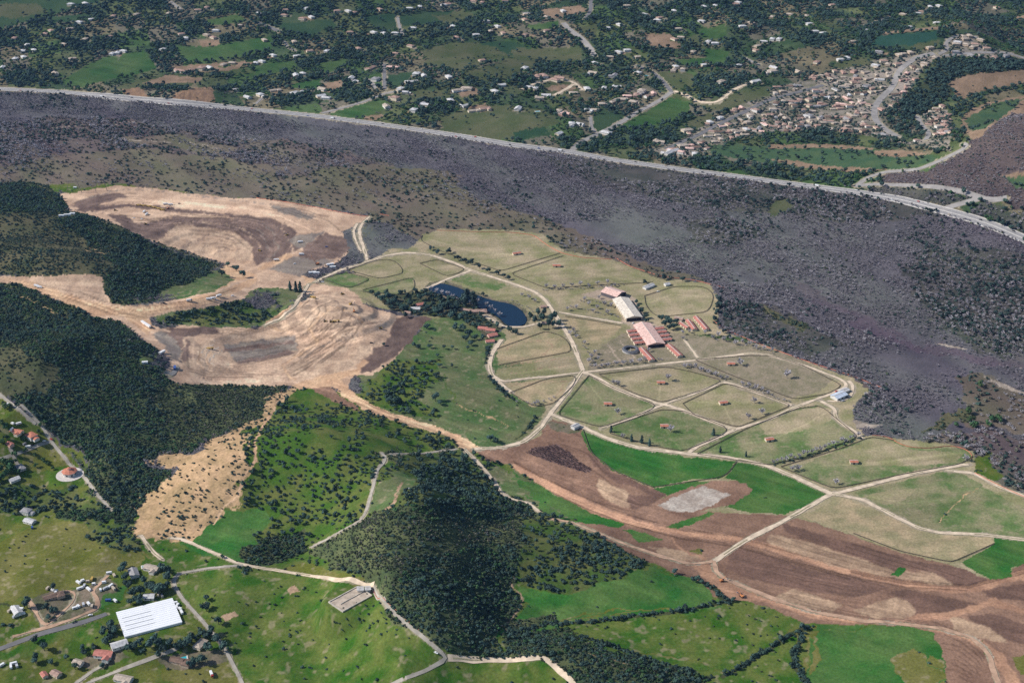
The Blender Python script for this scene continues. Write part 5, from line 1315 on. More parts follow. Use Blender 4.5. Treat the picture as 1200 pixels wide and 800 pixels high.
# the tall orange crane with its lattice boom
X, Y, Z = at(372, 310)
t_ = thing('crawler_crane', '', 'crane', (X, Y, Z + .3), R(205), None, None, 'orange crane with raised boom on the grey flat')
OR = paint('orange')
link('deck', MB().box(-3, 2, -1.6, 1.6, 1.2, 3.4).mesh('crane_deck', OR), t_); link('cab', MB().box(1, 2.6, -1.7, -.5, 1.6, 3.6).mesh('crane_cab', GLASS), t_)
bm = MB(); a = Vector((1.5, 0, 2)); b_ = Vector((11, 3, 19))
for s, u in ((-.45, -.45), (.45, -.45), (-.45, .45), (.45, .45)): bm.tube(a + Vector((0, s, u)), b_ + Vector((0, s * .5, u * .5)), .2, .16, 4)
for k in range(9): p, q = a.lerp(b_, k / 9), a.lerp(b_, (k + 1) / 9); bm.tube(p + Vector((0, -.45, 0)), q + Vector((0, .45, 0)), .12, .12, 4)
link('boom', bm.mesh('crane_boom', OR), t_)
for s in (-1, 1): link('track', MB().box(-3, 3, -.5, .5, 0, 1.2).mesh('crane_track', TYRE), t_, (0, s * 1.7, 0))
# site trailers and containers
for x, y, L_, c, lb, ang in ((79, 253, 12, 'white', 'white site trailer, largest of three on the hill track', 8), (72, 254, 9, 'white', 'white site trailer, left of three on the hill track', 5), (85, 251.5, 9, 'white', 'white site trailer, right of three on the hill track', -4),
        (387, 311, 12, 'white', 'white site trailer, upper right one by the pit road', 20), (390, 314, 10, 'white', 'white site trailer just below the upper one by the pit road', 10), (366, 320.5, 12, 'white', 'white site trailer, left of two below the grey flat', 10), (371, 321, 10, 'white', 'white site trailer, right of two below the grey flat', 0),
        (88, 221, 6, 'white', 'small white hut on the green strip behind the site', 0), (190, 414, 11, 'white', 'white trailer on the graded edge above the thicket', 60), (170, 426, 8, 'white', 'white trailer left of the pit edge by the thicket', 10),
        (205, 432, 9, 'blue', 'blue tarpaulin covered container on the pit edge', 100), (171, 381, 26, 'white', 'long white pipe trailer along the haul road bend', -48)):
    X, Y, Z = at(x, y); nm = 'pipe_trailer' if 'pipe' in lb else ('site_hut' if 'hut' in lb else ('container' if 'container' in lb else 'site_trailer'))
    t_ = thing(nm, '', 'trailer' if 'trailer' in lb else 'hut', (X, Y, Z + .35), R(ang), 'trailers on the graded land', None, lb)
    link('body', MB().box(-L_ / 2, L_ / 2, -1.6, 1.6, .35, 3).mesh('trailer_body', paint(c)), t_); link('roof', MB().box(-L_ / 2 - .15, L_ / 2 + .15, -1.75, 1.75, 3.01, 3.2).mesh('trailer_roof', paint('white' if c == 'white' else 'blue')), t_)
    link('chassis', MB().box(-L_ / 2 + .5, L_ / 2 - .5, -1, 1, -.6, .34).mesh('trailer_chassis', paint('black')), t_); link('door', MB().box(-.5, .5, -1.68, -1.605, .4, 2.4).mesh('trailer_door', paint('grey')), t_)
    EXCL.append((X, Y, 6))
# campers, sheds and clutter inside the dirt loop
k = 0
for x, y, c in ((92, 683, 'white'), (97, 681, 'white'), (103, 682, 'tan'), (99, 687, 'silver'), (108, 679, 'yellow'), (94, 690, 'white'), (104, 691, 'white'), (110, 685, 'white'), (118, 692, 'white'), (124, 690, 'silver'), (130, 687, 'white'), (133, 690, 'tan'), (122, 683, 'white'), (128, 672, 'white'), (134, 675, 'tan'),
        (92, 711, 'white'), (98, 709, 'silver'), (104, 708, 'white'), (108, 711, 'tan'), (88, 713, 'white'), (127, 704, 'blue'), (135, 704.5, 'white'), (16, 713, 'white'), (24, 714, 'white'), (18, 722, 'silver'), (26, 720, 'white'), (12, 716, 'tan'), (16, 778, 'white'), (20, 781, 'silver'), (13, 782, 'white'), (205, 707, 'white'), (208, 710, 'white'), (211, 714, 'white'), (213, 718, 'white'), (206, 713, 'white'),
        (62, 692, 'white'), (66, 694, 'white'), (56, 690, 'tan'), (14, 504, 'white'), (22, 497, 'white'), (15, 497, 'white'), (29, 521, 'grey'), (33, 524, 'white'), (8, 475, 'white'), (186, 697, 'tan'), (190, 699, 'grey'), (2, 780, 'white'), (38, 619, 'blue')):
    X, Y, Z = at(x, y); L_ = float(rng.uniform(4, 8)); k += 1
    t_ = thing('camper_trailer', c + ' camper trailer', 'trailer', (X, Y, Z + .25), float(rng.uniform(0, 3.14)), 'trailers and huts around the lower homes', None, None, (x, y))
    link('body', MB().add([(-L_ / 2, -1.2, .4), (L_ / 2, -1.2, .4), (L_ / 2 + .3, -1.2, 1.5), (L_ / 2 - .4, -1.2, 2.6), (-L_ / 2 + .2, -1.2, 2.6), (-L_ / 2, 1.2, .4), (L_ / 2, 1.2, .4), (L_ / 2 + .3, 1.2, 1.5), (L_ / 2 - .4, 1.2, 2.6), (-L_ / 2 + .2, 1.2, 2.6)],
          [(0, 1, 2, 3, 4), (9, 8, 7, 6, 5)] + [(j, 5 + j, 5 + (j + 1) % 5, (j + 1) % 5) for j in range(5)]).mesh('camper_body', paint(c)), t_)
    link('window', MB().box(-1, 1, -1.26, -1.205, 1.3, 2).mesh('camper_window', GLASS), t_)
    for s in (-1, 1): link('wheel', MC['carwheel'], t_, (0, s * 1.05, .3))
    EXCL.append((X, Y, 3))
# transmission frames behind the upper site
for i, (xa, xb, yb, lb) in enumerate(((78, 96, 226, 'left lattice H frame power structure behind the upper site'), (112, 126, 224, 'right lattice H frame power structure behind the upper site'))):
    a = at(xa, yb); b_ = at(xb, yb); c = ((a[0] + b_[0]) / 2, (a[1] + b_[1]) / 2, (a[2] + b_[2]) / 2); hl = math.hypot(a[0] - b_[0], a[1] - b_[1]) / 2
    t_ = thing('power_frame', '', 'power pylon', c, math.atan2(b_[1] - a[1], b_[0] - a[0]), 'power frames behind the upper site', None, lb)
    ST = mat('weathered_steel', (.13, .12, .12), .7, .1)
    for s in (-1, 1): link('leg', MB().tube((s * hl, 0, -1), (s * hl * .55, 0, 24), .45, .35, 5).mesh('frame_leg', ST), t_)
    link('crossarm', MB().box(-hl * .95, hl * .95, -.35, .35, 23.2, 24).mesh('crossarm', ST), t_)
    for s in (-.8, 0, .8): link('insulator', MB().tube((s * hl, 0, 21.5), (s * hl, 0, 23.2), .14, .14, 5).mesh('insulator', mat('brown_ceramic', (.15, .07, .04), .3, .05)), t_)

# ------------------------------------------------------------------ fences
def fence(pts, hgt, th, m, name, label, cat='fence', group=None, step=9, gap=0, posts=True):
    ln = ground_line(pts, step); mb = MB(); z = height(ln[:, 0], ln[:, 1]) - .25
    for i in range(len(ln) - 1):
        a, b_ = ln[i], ln[i + 1]; d = b_ - a; d = d / (np.hypot(*d) + 1e-9); nn = np.array([-d[1], d[0]]) * th / 2
        for z0, z1 in ([(0, hgt)] if not gap else [(.55, .8), (1.0, 1.25), (1.45, 1.7)]):
            V = [(a - nn, z[i] + z0), (b_ - nn, z[i + 1] + z0), (b_ + nn, z[i + 1] + z0), (a + nn, z[i] + z0), (a - nn, z[i] + z1), (b_ - nn, z[i + 1] + z1), (b_ + nn, z[i + 1] + z1), (a + nn, z[i] + z1)]
            mb.add([(float(p[0]), float(p[1]), float(q)) for p, q in V], [(0, 3, 2, 1), (4, 5, 6, 7), (0, 1, 5, 4), (1, 2, 6, 5), (2, 3, 7, 6), (3, 0, 4, 7)])
    c = ln[len(ln) // 2]; cz = float(height(*c))
    mb.v = [(x - float(c[0]), y - float(c[1]), z_ - cz) for x, y, z_ in mb.v]
    t_ = thing(name, '', cat, (float(c[0]), float(c[1]), cz), 0, group, None, label)
    link('fabric' if not gap else 'rail', mb.mesh(name, m), t_)
    if posts:
        pb = MC.setdefault(('post', hgt), MB().tube((0, 0, -.5), (0, 0, hgt + .2), .12, .1, 5).mesh('fence_post', mat('post_wood', (.16, .12, .09), .9, .15)))
        q = resample(ln, max(16, 4 + len(ln) * step / 95))
        for p in q: link('post', pb, t_, (float(p[0] - c[0]), float(p[1] - c[1]), float(height(*p)) - cz - .2))
SILT = mat('orange_fabric', (.5, .18, .12), .9, .15, .15)
for s_, lb in (('300,232 337,237 375,244 405,250 432,254', 'orange fabric fence along the outer edge of the upper site'), ('445,251 456,253', 'short loose piece of orange fence beyond the upper site'),
        ('512,270 560,272 600,272.5 627,276 637,285 657,296.5 682,302 717,304', 'orange fabric fence above the two largest pastures'), ('721,302 737,312 775,324 812,328 850,337.5', 'orange fabric fence above the round pasture'),
        ('836,376 852,387 882,400 900,407 950,425 1000,441 1038,456', 'long orange fabric fence between wood and eastern farm road'), ('1022,510 1040,511 1055,521 1072,525 1095,525 1112,522 1130,525 1140,533 1138,538', 'curving orange fabric fence round the eastern pasture'), ('1142,554 1165,566 1200,582 1230,597', 'orange fabric fence leaving at the right edge'),
        ('437,690 447,701 460,712 468,718', 'orange fabric fence along the lane below the concrete basin'), ('475,726 491,738', 'short orange fence beside the grey lane')):
    fence(pp(s_), 1.3, .2, SILT, 'silt_fence', lb, 'fence', 'orange silt fences')
PW = mat('dark_fence_wood', (.09, .075, .06), .9, .2)
for s_, lb in (('690,440 652,486 705,501 760,482 770,475 720,455 690,440', 'dark rail fence round the pasture with the hub shelter'), ('715,500 775,480 802,482 850,500 852,507 832,516 800,529 762,522 715,508', 'dark rail fence round the pasture above the green field'),
        ('702,439 780,430 807,435 847,446 825,457 775,472 740,460 702,439', 'dark rail fence round the pasture right of the hub'), ('800,473 850,449 887,460 928,475 865,501 812,486 800,473', 'dark rail fence round the pasture between farm crossings'),
        ('815,422 875,417 905,417 940,428 988,452 970,462 930,468 850,437 815,422', 'dark rail fence round the upper right pasture'), ('817,532 875,502 930,480 962,475 979,490 1006,512 950,535 900,545 817,532', 'dark rail fence round the pasture under the blue roofed shed'),
        ('915,547 987,525 1020,512 1047,516', 'dark rail fence on the upper side of the eastern pasture'), ('1140,535 1125,544 1062,555 987,571 975,572 945,560 915,547', 'dark rail fence on the lower side of the eastern pasture'),
        ('683,503 692,530 720,552 765,571', 'dark wire fence between ploughed earth and green field'), ('765,571 847,559 857,550 863,540', 'dark fence with weeds across the bright green field'),
        ('495,276 492,282 520,296 587,318 656,297', 'dark rail fence round the large upper pasture'), ('660,300 597,321 640,338 765,331', 'dark rail fence round the pasture under the orange fence'),
        ('755,347 790,336 825,336 836,344 834,357 828,366 770,372 757,360 755,347', 'dark rail fence round the oval pasture'), ('377,327 405,319 435,327 410,338 377,327', 'dark rail fence round the leftmost green paddock'),
        ('407,317 440,305 462,304 475,320 445,327 407,317', 'dark rail fence round the paddock below the farm road bend'), ('425,340 485,325 486,340 472,346 425,342', 'dark rail fence round the green paddock above the tree cluster'),
        ('492,309 512,304 547,316 525,325 492,309', 'dark rail fence round the small paddock above the lake'), ('582,409 640,388 662,395 671,412 585,428', 'dark rail fence round the topmost tan paddock'), ('598,460 640,444 676,440 672,452 648,474 625,477 598,460', 'dark rail fence round the lowest tan paddock'),
        ('1000,625 1055,646 1115,659 1165,637', 'dark fence with weeds along the tan southern pasture'), ('662,371 690,375 728,382', 'dark rail fence above the tan pasture left of the arena')):
    fence(pp(s_), 1.4, .2, PW, 'paddock_fence', lb, 'fence', 'dark paddock fences', 9, 1, True)

# ------------------------------------------------------------------ plants
LEAF = {'dark': mat('dark_leaf', (.05, .09, .074), .9, .25, 1.5, .4, .02), 'olive': mat('olive_leaf', (.082, .108, .062), .9, .25, 1.5, .35, .03), 'mid': mat('green_leaf', (.055, .11, .045), .9, .25, 1.5, .35, .03),
        'grey': mat('grey_leaf', (.14, .14, .105), .9, .25, 1.5, .3, .02), 'twig': mat('grey_twig', (.42, .395, .41), .95, .2, 1.5, .2, .02), 'mauve': mat('mauve_twig', (.29, .264, .285), .95, .2, 1.5, .35, .03),
        'rust': mat('rusty_twig', (.15, .095, .085), .95, .2, 1.5, .35, .03), 'blue': mat('blue_green_leaf', (.045, .075, .068), .9, .25, 1.5, .35, .03)}
BARK = mat('brown_bark', (.12, .095, .075), .95, .2)
GBARK = mat('grey_bark', (.3, .275, .265), .95, .2)
def crown(mb, r, h0, h1, n_, leaf, g_, lobes=4, core=True, shape='round'):
    L_ = [(Vector((g_.gauss(0, .38) * r, g_.gauss(0, .38) * r, g_.uniform(h0 + (h1 - h0) * .35, h0 + (h1 - h0) * .72))), r * g_.uniform(.48, .72)) for _ in range(lobes)]
    if shape == 'cone': L_ = [(Vector((0, 0, h0 + (h1 - h0) * (k + .5) / lobes)), r * (1.05 - .9 * (k + .5) / lobes)) for k in range(lobes)]
    zs = (h1 - h0) * .5 / r
    for c, lr in L_:
        if core:
            vs_ = []; m_ = 6
            for j in range(1, 4):
                for k in range(m_):
                    a_ = 6.2832 * (k + j * .5) / m_; p = math.pi * j / 4; q = lr * g_.uniform(.6, .82)
                    vs_.append((c.x + q * math.sin(p) * math.cos(a_), c.y + q * math.sin(p) * math.sin(a_), max(c.z + q * math.cos(p) * zs, .05)))
            vs_ += [(c.x, c.y, c.z + lr * .75 * zs), (c.x, c.y, max(c.z - lr * .75 * zs, .02))]
            fs = [(j * m_ + k, (j + 1) * m_ + k, (j + 1) * m_ + (k + 1) % m_, j * m_ + (k + 1) % m_) for j in range(2) for k in range(m_)]
            fs += [(3 * m_, k, (k + 1) % m_) for k in range(m_)] + [(3 * m_ + 1, 2 * m_ + (k + 1) % m_, 2 * m_ + k) for k in range(m_)]
            mb.add(vs_, fs)
        for _ in range(n_ // len(L_)):
            d = Vector((g_.gauss(0, 1), g_.gauss(0, 1), g_.gauss(.25, 1))).normalized(); q = lr * g_.uniform(.7, 1.12)
            p = Vector((c.x + d.x * q, c.y + d.y * q, max(c.z + d.z * q * zs, .1)))
            nn = (d + Vector((g_.gauss(0, .5), g_.gauss(0, .5), g_.gauss(.2, .5)))).normalized(); u = nn.orthogonal().normalized(); v = nn.cross(u); a_ = g_.uniform(0, 6.28)
            u, v = u * math.cos(a_) + v * math.sin(a_), v * math.cos(a_) - u * math.sin(a_); s = leaf * g_.uniform(.6, 1.3)
            mb.add([p - u * s, p + v * s * .7, p + u * s, p - v * s * .8], [(0, 1, 2, 3)])
def bare(mb, tr, r, h, n_, g_):
    tr.tube((0, 0, -.5), (0, 0, h * .42), .07 * r, .05 * r, 4); tips = []
    for k in range(9):
        a_ = 6.2832 * k / 9 + g_.uniform(-.4, .4); e = g_.uniform(.45, 1.15); b_ = Vector((0, 0, h * g_.uniform(.2, .42))); L_ = h * g_.uniform(.4, .58)
        t_ = b_ + Vector((math.cos(a_) * math.cos(e) * r * g_.uniform(.7, 1.1), math.sin(a_) * math.cos(e) * r * g_.uniform(.7, 1.1), L_ * math.sin(e) + .1 * h)); tr.tube(b_, t_, .035 * r, .015 * r, 3); tips.append((b_, t_))
    for _ in range(n_):
        b_, t_ = tips[g_.randrange(9)]; p = b_.lerp(t_, g_.uniform(.35, 1.05))
        d = Vector((g_.gauss(0, .6), g_.gauss(0, .6), g_.gauss(.55, .45))).normalized() * g_.uniform(.14, .3) * h; s = d.cross(Vector((g_.gauss(0, 1), g_.gauss(0, 1), g_.gauss(0, 1)))).normalized() * .06 * r
        mb.add([p - s, p + s, p + d * .6 + s * 1.4, p + d], [(0, 1, 2, 3)])
PRO = {}
def build(kind, lf, n_var=4):
    out = []
    for v in range(n_var):
        g_ = random.Random(hash((kind, lf, v)) if False else sum(map(ord, kind + lf)) * 13 + v); c, t_ = MB(), MB()
        if kind == 'shrub': crown(c, 1, 0, g_.uniform(.95, 1.4), 70, .27, g_, 3)
        elif kind == 'tree': crown(c, 1, .45, g_.uniform(1.9, 2.5), 190, .2, g_, 6); t_.tube((0, 0, -.3), (0, 0, 1.1), .1, .06, 5); t_.tube((0, 0, .6), (.4, .1, 1.3), .05, .03, 4); t_.tube((0, 0, .6), (-.35, .2, 1.3), .05, .03, 4)
        elif kind == 'tall': crown(c, 1, .7, g_.uniform(3.2, 4.0), 200, .24, g_, 5, True); t_.tube((0, 0, -.3), (0, 0, 2.6), .11, .05, 5)
        elif kind == 'cone': crown(c, 1, .25, g_.uniform(3.6, 4.3), 190, .24, g_, 6, True, 'cone'); t_.tube((0, 0, -.3), (0, 0, 2.8), .1, .04, 5)
        elif kind == 'bare': bare(c, t_, 1, g_.uniform(1.35, 1.9), 170, g_)
        elif kind == 'brush': bare(c, t_, 1, g_.uniform(.9, 1.3), 120, g_)
        cm = c.mesh(kind + '_crown', LEAF[lf]); tm = t_.mesh(kind + '_trunk', GBARK if kind in ('bare', 'brush') else BARK) if t_.v else None
        j = MB(); j.add(c.v, c.f, 0)
        if tm: j.add(t_.v, t_.f, 1)
        out.append((cm, tm, j.mesh(kind + '_' + lf, LEAF[lf], GBARK if kind in ('bare', 'brush') else BARK)))
    PRO[(kind, lf)] = out
for k_, l_ in (('shrub', 'dark'), ('shrub', 'olive'), ('shrub', 'mid'), ('shrub', 'grey'), ('shrub', 'mauve'), ('tree', 'dark'), ('tree', 'mid'), ('tree', 'blue'), ('tall', 'dark'), ('tall', 'blue'), ('cone', 'dark'), ('bare', 'twig'), ('bare', 'mauve'), ('brush', 'mauve'), ('brush', 'twig'), ('brush', 'rust')): build(k_, l_)

# who grows where: class -> [(kind, leaf, spacing m, radius range m, share kept, clump size m, clump threshold)]
VEG = {
 'rip': [('brush', 'mauve', 5.6, (1.2, 2.3), .9, 40, .25), ('tree', 'blue', 13, (1.8, 3.4), .6, 80, .54), ('bare', 'mauve', 5.8, (1.5, 2.9), .85, 60, .36), ('bare', 'twig', 7, (1.5, 2.9), .65, 120, .5), ('shrub', 'olive', 20, (1.5, 3), .6, 70, .52), ('shrub', 'dark', 20, (1.6, 3.2), .5, 80, .55)],
 'ripgreen': [('bare', 'mauve', 9, (2.2, 3.8), .8, 60, .38), ('tree', 'blue', 10, (2, 3.6), .75, 60, .45), ('shrub', 'dark', 9, (1.6, 3), .75, 60, .42), ('bare', 'twig', 9, (2, 3.6), .7, 50, .45), ('brush', 'mauve', 8, (1.4, 2.6), .8, 40, .3)],
 'sparse': [('bare', 'twig', 9, (2.4, 4.4), .8, 60, .42), ('brush', 'twig', 10, (2.4, 4.4), .8, 55, .45), ('shrub', 'dark', 10, (2.2, 4.4), .75, 45, .47), ('brush', 'mauve', 8, (1.8, 3.6), .8, 50, .4), ('shrub', 'grey', 11, (1.8, 3.6), .7, 55, .45)],
 'meadow': [('shrub', 'dark', 14, (2, 4.2), .7, 60, .53), ('brush', 'twig', 10, (2.2, 4.4), .75, 60, .52), ('brush', 'mauve', 15, (1.8, 3.4), .6, 60, .46), ('shrub', 'grey', 15, (1.8, 3.8), .6, 60, .49)],
 'hillr': [('brush', 'mauve', 5.5, (1.6, 3), .9, 40, .3), ('shrub', 'dark', 12, (1.4, 2.8), .6, 40, .5), ('brush', 'twig', 8, (2, 3.4), .6, 40, .48), ('shrub', 'olive', 14, (1.4, 2.6), .5, 50, .52)],
 'scrub': [('shrub', 'olive', 6, (1.2, 2.4), .75, 30, .42), ('shrub', 'dark', 6.8, (1.4, 2.9), .8, 36, .45), ('shrub', 'grey', 10, (1, 2), .5, 30, .5)],
 'forest': [('shrub', 'olive', 4.4, (1.0, 1.9), .9, 40, .2), ('shrub', 'mid', 5.5, (1.0, 2.0), .7, 40, .35), ('shrub', 'dark', 5, (1.5, 3.0), .9, 26, .4), ('tree', 'dark', 11, (1.8, 3.4), .6, 40, .5), ('shrub', 'mid', 7, (1.4, 2.8), .6, 34, .47), ('shrub', 'olive', 6.5, (1.2, 2.4), .75, 34, .46), ('shrub', 'mid', 11, (2, 3.4), .6, 34, .5), ('shrub', 'grey', 11, (1.2, 2.2), .5, 34, .5), ('shrub', 'blue', 1e9, (1, 1), 0, 1, 1)],
 'greysc': [('shrub', 'olive', 4.2, (.8, 1.6), .9, 40, .2), ('shrub', 'olive', 5.8, (1.2, 2.4), .8, 24, .42), ('shrub', 'dark', 7, (1.6, 2.8), .7, 30, .48), ('shrub', 'grey', 6, (1, 2), .7, 26, .47), ('brush', 'mauve', 10, (1.2, 2), .5, 30, .5)],
 'mixsc': [('shrub', 'dark', 6.4, (1.8, 3.8), .9, 34, .45), ('tree', 'dark', 11, (2.2, 3.6), .6, 40, .5), ('shrub', 'olive', 8, (1.4, 2.6), .6, 34, .46)],
 'chan': [('brush', 'mauve', 8, (1.4, 2.6), .7, 40, .42), ('bare', 'mauve', 22, (2, 3.4), .5, 40, .5)],
 'shrubg': [('shrub', 'dark', 7.5, (1.6, 3.4), .85, 38, .5), ('tree', 'dark', 13, (2.2, 3.6), .7, 42, .53), ('shrub', 'olive', 11, (1.2, 2.4), .6, 40, .46)],
 'hedge': [('shrub', 'dark', 4.2, (2, 3.4), .97, 20, .05), ('tree', 'dark', 8, (2, 3.4), .6, 30, .42)],
 'suburb': [('tree', 'dark', 11.5, (3, 5.4), .88, 75, .42), ('tree', 'mid', 16, (2.6, 4.6), .8, 60, .47), ('tall', 'blue', 26, (2.4, 3.6), .6, 90, .54), ('shrub', 'dark', 15, (1.8, 3.4), .7, 50, .42), ('brush', 'mauve', 22, (2.2, 3.6), .5, 60, .54)],
 'estate': [('tree', 'dark', 12, (2, 3.8), .85, 60, .42), ('shrub', 'dark', 10, (1.4, 2.6), .6, 40, .42), ('shrub', 'mid', 15, (1.2, 2.2), .5, 40, .45)],
 'canyon': [('tree', 'dark', 9, (2.6, 4.6), .9, 50, .32), ('shrub', 'dark', 8, (2, 3.4), .7, 40, .4)],
 'farol': [('tree', 'dark', 30, (2.4, 4.2), .6, 80, .54), ('shrub', 'dark', 22, (1.6, 3), .5, 60, .52)],
 'fardk': [('tree', 'dark', 34, (2.4, 4), .5, 90, .56)], 'golf': [('tree', 'dark', 17, (2.6, 4.4), .8, 60, .52)], 'fartan': [('shrub', 'dark', 28, (1.5, 2.6), .4, 50, .5)],
 'cliff': [('shrub', 'olive', 14, (1, 2), .5, 30, .5)],
 'garden': [('shrub', 'mid', 7, (.8, 1.6), .6, 30, .4), ('brush', 'twig', 12, (1.6, 2.6), .6, 30, .46)], 'grove': [('tree', 'dark', 9, (2.4, 4.6), .8, 50, .42), ('tall', 'blue', 17, (2, 3.2), .6, 50, .48), ('shrub', 'dark', 8, (1.2, 2.4), .7, 40, .42)], 'slope': [('shrub', 'dark', 8, (1.3, 2.6), .6, 34, .5), ('shrub', 'olive', 8, (.8, 1.6), .5, 30, .5)],
 'yard': [('tree', 'dark', 20, (2, 3.4), .5, 60, .5), ('shrub', 'mid', 10, (.8, 1.8), .4, 40, .48)],
 'grade': [], 'heap': [('brush', 'rust', 3.0, (1.3, 2.2), .95, 10, .1)],
}
OPEN = {  # plants that stand apart and can be counted
 'grassy': [('shrub', 'dark', 15, (1.0, 2.3), .55, 60, .55), ('shrub', 'olive', 20, (.9, 1.6), .5, 60, .52)], 'slope': [('shrub', 'dark', 11, (1.1, 2.3), .6, 40, .5)], 'residol': [('shrub', 'dark', 14, (1.1, 2.2), .5, 50, .52)],
 'resid': [('shrub', 'dark', 16, (1.3, 2.6), .6, 50, .5)], 'ghill': [('shrub', 'dark', 28, (1.2, 2.6), .5, 70, .55)], 'grass': [('shrub', 'dark', 40, (1, 1.8), .3, 70, .5)],
}
def in_view(x, y, z, mx=60):
    px, py = project(x, y, z); return px, py, (px > -mx) & (px < 1200 + mx) & (py > -30) & (py < 800 + mx)
def scatter(cname, sp, keep, clump, thr, seed, kind_=''):
    iy, ix = np.nonzero(ras == CI[cname])
    if len(ix) == 0 or sp > 1e6: return np.zeros((0, 2))
    x0, x1, y0, y1 = ix.min() / RS, ix.max() / RS, iy.min() / RS, iy.max() / RS
    if x0 < 4: x0 = -60
    if x1 > 1195: x1 = 1260
    if y0 < 4: y0 = -30
    if y1 > 795: y1 = 860
    cx, cy = flat([x0, x1, x0, x1, x0, x1], [y0, y0, y1, y1, min(y1 + 75, 870), min(y1 + 75, 870)])
    gx, gy = np.meshgrid(np.arange(cx.min() - 20, cx.max() + 20, sp), np.arange(cy.min() - 20, cy.max() + 20, sp * .9))
    g_ = np.random.default_rng(seed); x = (gx + g_.uniform(-.48, .48, gx.shape) * sp + (np.arange(gx.shape[0]) % 2)[:, None] * sp * .5).ravel(); y = (gy + g_.uniform(-.48, .48, gx.shape) * sp).ravel()
    px, py, ok = in_view(x, y, 0, 140); x, y = x[ok], y[ok]
    z = height(x, y); px, py, ok = in_view(x, y, z)
    ok &= soft_cls(px, py, x, y) == CI[cname]
    ok &= fbm(x, y, clump, 200 + seed % 50, 3) > thr + g_.normal(0, .035, x.shape)
    ok &= g_.random(x.shape) < keep
    if cname in ('rip', 'ripgreen', 'sparse', 'meadow') and kind_:
        f_ = flow(x, y, {'tree': 1, 'shrub': 2}.get(kind_.split('_')[0], 0)) + g_.normal(0, .07, x.shape)
        if kind_.endswith('twig'): ok &= f_ > .43
        elif kind_.startswith('tree'): ok &= f_ > .47
        elif kind_.startswith('bare'): ok &= f_ < .7
    if cname in ('rip', 'ripgreen'): ok &= (fbm(x * .8, y, 170, 240, 3) + g_.normal(0, .06, x.shape)) > (.36 if not kind_.startswith('tree') else .44)
    if cname == 'suburb':
        pv_ = parcel(x, y); ok &= (pv_ < .25) | (pv_ > .87) | (g_.random(x.shape) < .7)
    x, y = x[ok], y[ok]
    if len(x) and len(EXCL):
        E = np.array(EXCL); good = np.ones(len(x), bool)
        for k in range(0, len(x), 4000):
            d = (x[k:k + 4000, None] - E[None, :, 0]) ** 2 + (y[k:k + 4000, None] - E[None, :, 1]) ** 2; good[k:k + 4000] = ~(d < E[None, :, 2] ** 2).any(1)
        x, y = x[good], y[good]
    return np.stack([x, y], -1)
STUFF = {}
def add_stuff(name, kind, lf, P, S, g_):
    STUFF.setdefault(name, []).append((kind, lf, P, S))
SN = {'rip': 'riparian_woodland', 'ripgreen': 'riparian_woodland', 'sparse': 'valley_brush', 'meadow': 'valley_brush', 'hillr': 'valley_brush', 'scrub': 'hill_scrub', 'forest': 'hill_thicket', 'greysc': 'hill_scrub', 'shrubg': 'hill_thicket', 'hedge': 'creek_thicket', 'heap': 'brush_pile'}
seed = 300
for cname, specs in VEG.items():
    for kind, lf, sp, rr, keep, clump, thr in specs:
        seed += 1
        if (kind, lf) not in PRO: continue
        P = scatter(cname, sp, keep, clump, thr, seed, kind + '_' + lf); g_ = np.random.default_rng(seed)
        add_stuff(SN.get(cname, 'distant_trees'), kind, lf, P, g_.uniform(*rr, len(P)), g_)

# plants that are things of their own
TN = {'shrub': ('shrub', 'shrub'), 'tree': ('leafy_tree', 'tree'), 'tall': ('tall_tree', 'tree'), 'cone': ('conifer_tree', 'tree'), 'bare': ('bare_tree', 'tree'), 'brush': ('bare_shrub', 'shrub')}
def plant(kind, lf, x, y, r_, stem, group, fixed=None):
    z = float(height(x, y)); v = PRO[(kind, lf)][random.randrange(4)]; nm, cat = TN[kind]; rz_ = random.uniform(0, 6.28)
    if v[1] is None:
        o = link(nm, v[0], None, (x, y, z - .1), rz_, (r_, r_, r_ * random.uniform(.85, 1.15))); reg(o, stem, cat, group, None, fixed); return
    t_ = thing(nm, stem, cat, (x, y, z - .1), rz_, group, None, fixed, None, r_); link('crown', v[0], t_); link('trunk', v[1], t_)
def trees(spec, kind, lf, stem, group):
    up = 1.38 if kind == 'bare' else (1.25 if kind in ('tree', 'tall') else 1.1)
    for t_ in spec.split():
        q = [float(v) for v in t_.split(',')]; q[2:] = [q[2] * up] if len(q) > 2 else [3.2 * up]; x, y, z = at(q[0], q[1])
        plant(kind, lf, x, y, q[2] if len(q) > 2 else 3.2, stem, group)
trees('340,340,3.6 347,342,4.4 352,342,4.6', 'cone', 'dark', 'tall dark conifer', 'conifers on the graded edge')
trees('716,506,2.6 740,517,2.8 752,519,3 761,522,2.6 836,510,2.8 874,535,2 844,530,2.4', 'cone', 'dark', 'dark pointed conifer', 'conifers in the pastures')
trees('260,324,5 277,318,4.4 285,325,4.4 267,313,3.6 442,350,4.2 448,353,4.6 455,352,5 460,358,4.6 468,362,4.6 472,364,4 452,346,4 492,352,5 482,358,4.2 517,367,4.6 525,362,4.6 532,370,4.8 540,375,4.6 520,361,4 548,380,4 535,364,4.4 528,374,4.6 510,365,4 505,370,3.6 543,388,4.4 550,394,4.4 546,400,4 552,405,3.6 556,398,3.6 436,345,3.6 464,353,4 476,372,3.6 486,369,3.4 500,385,3.4 534,387,3.8 556,351,4 566,398,3 583,384,3.4 598,389,4 604,392,3.6', 'tree', 'dark', 'round dark tree', 'trees around the lake')
trees('470,348,3.2 545,359,5 552,357,5 556,361,4.6 548,352,4.4', 'tall', 'blue', 'tall blue green tree', 'tall trees by the lake')
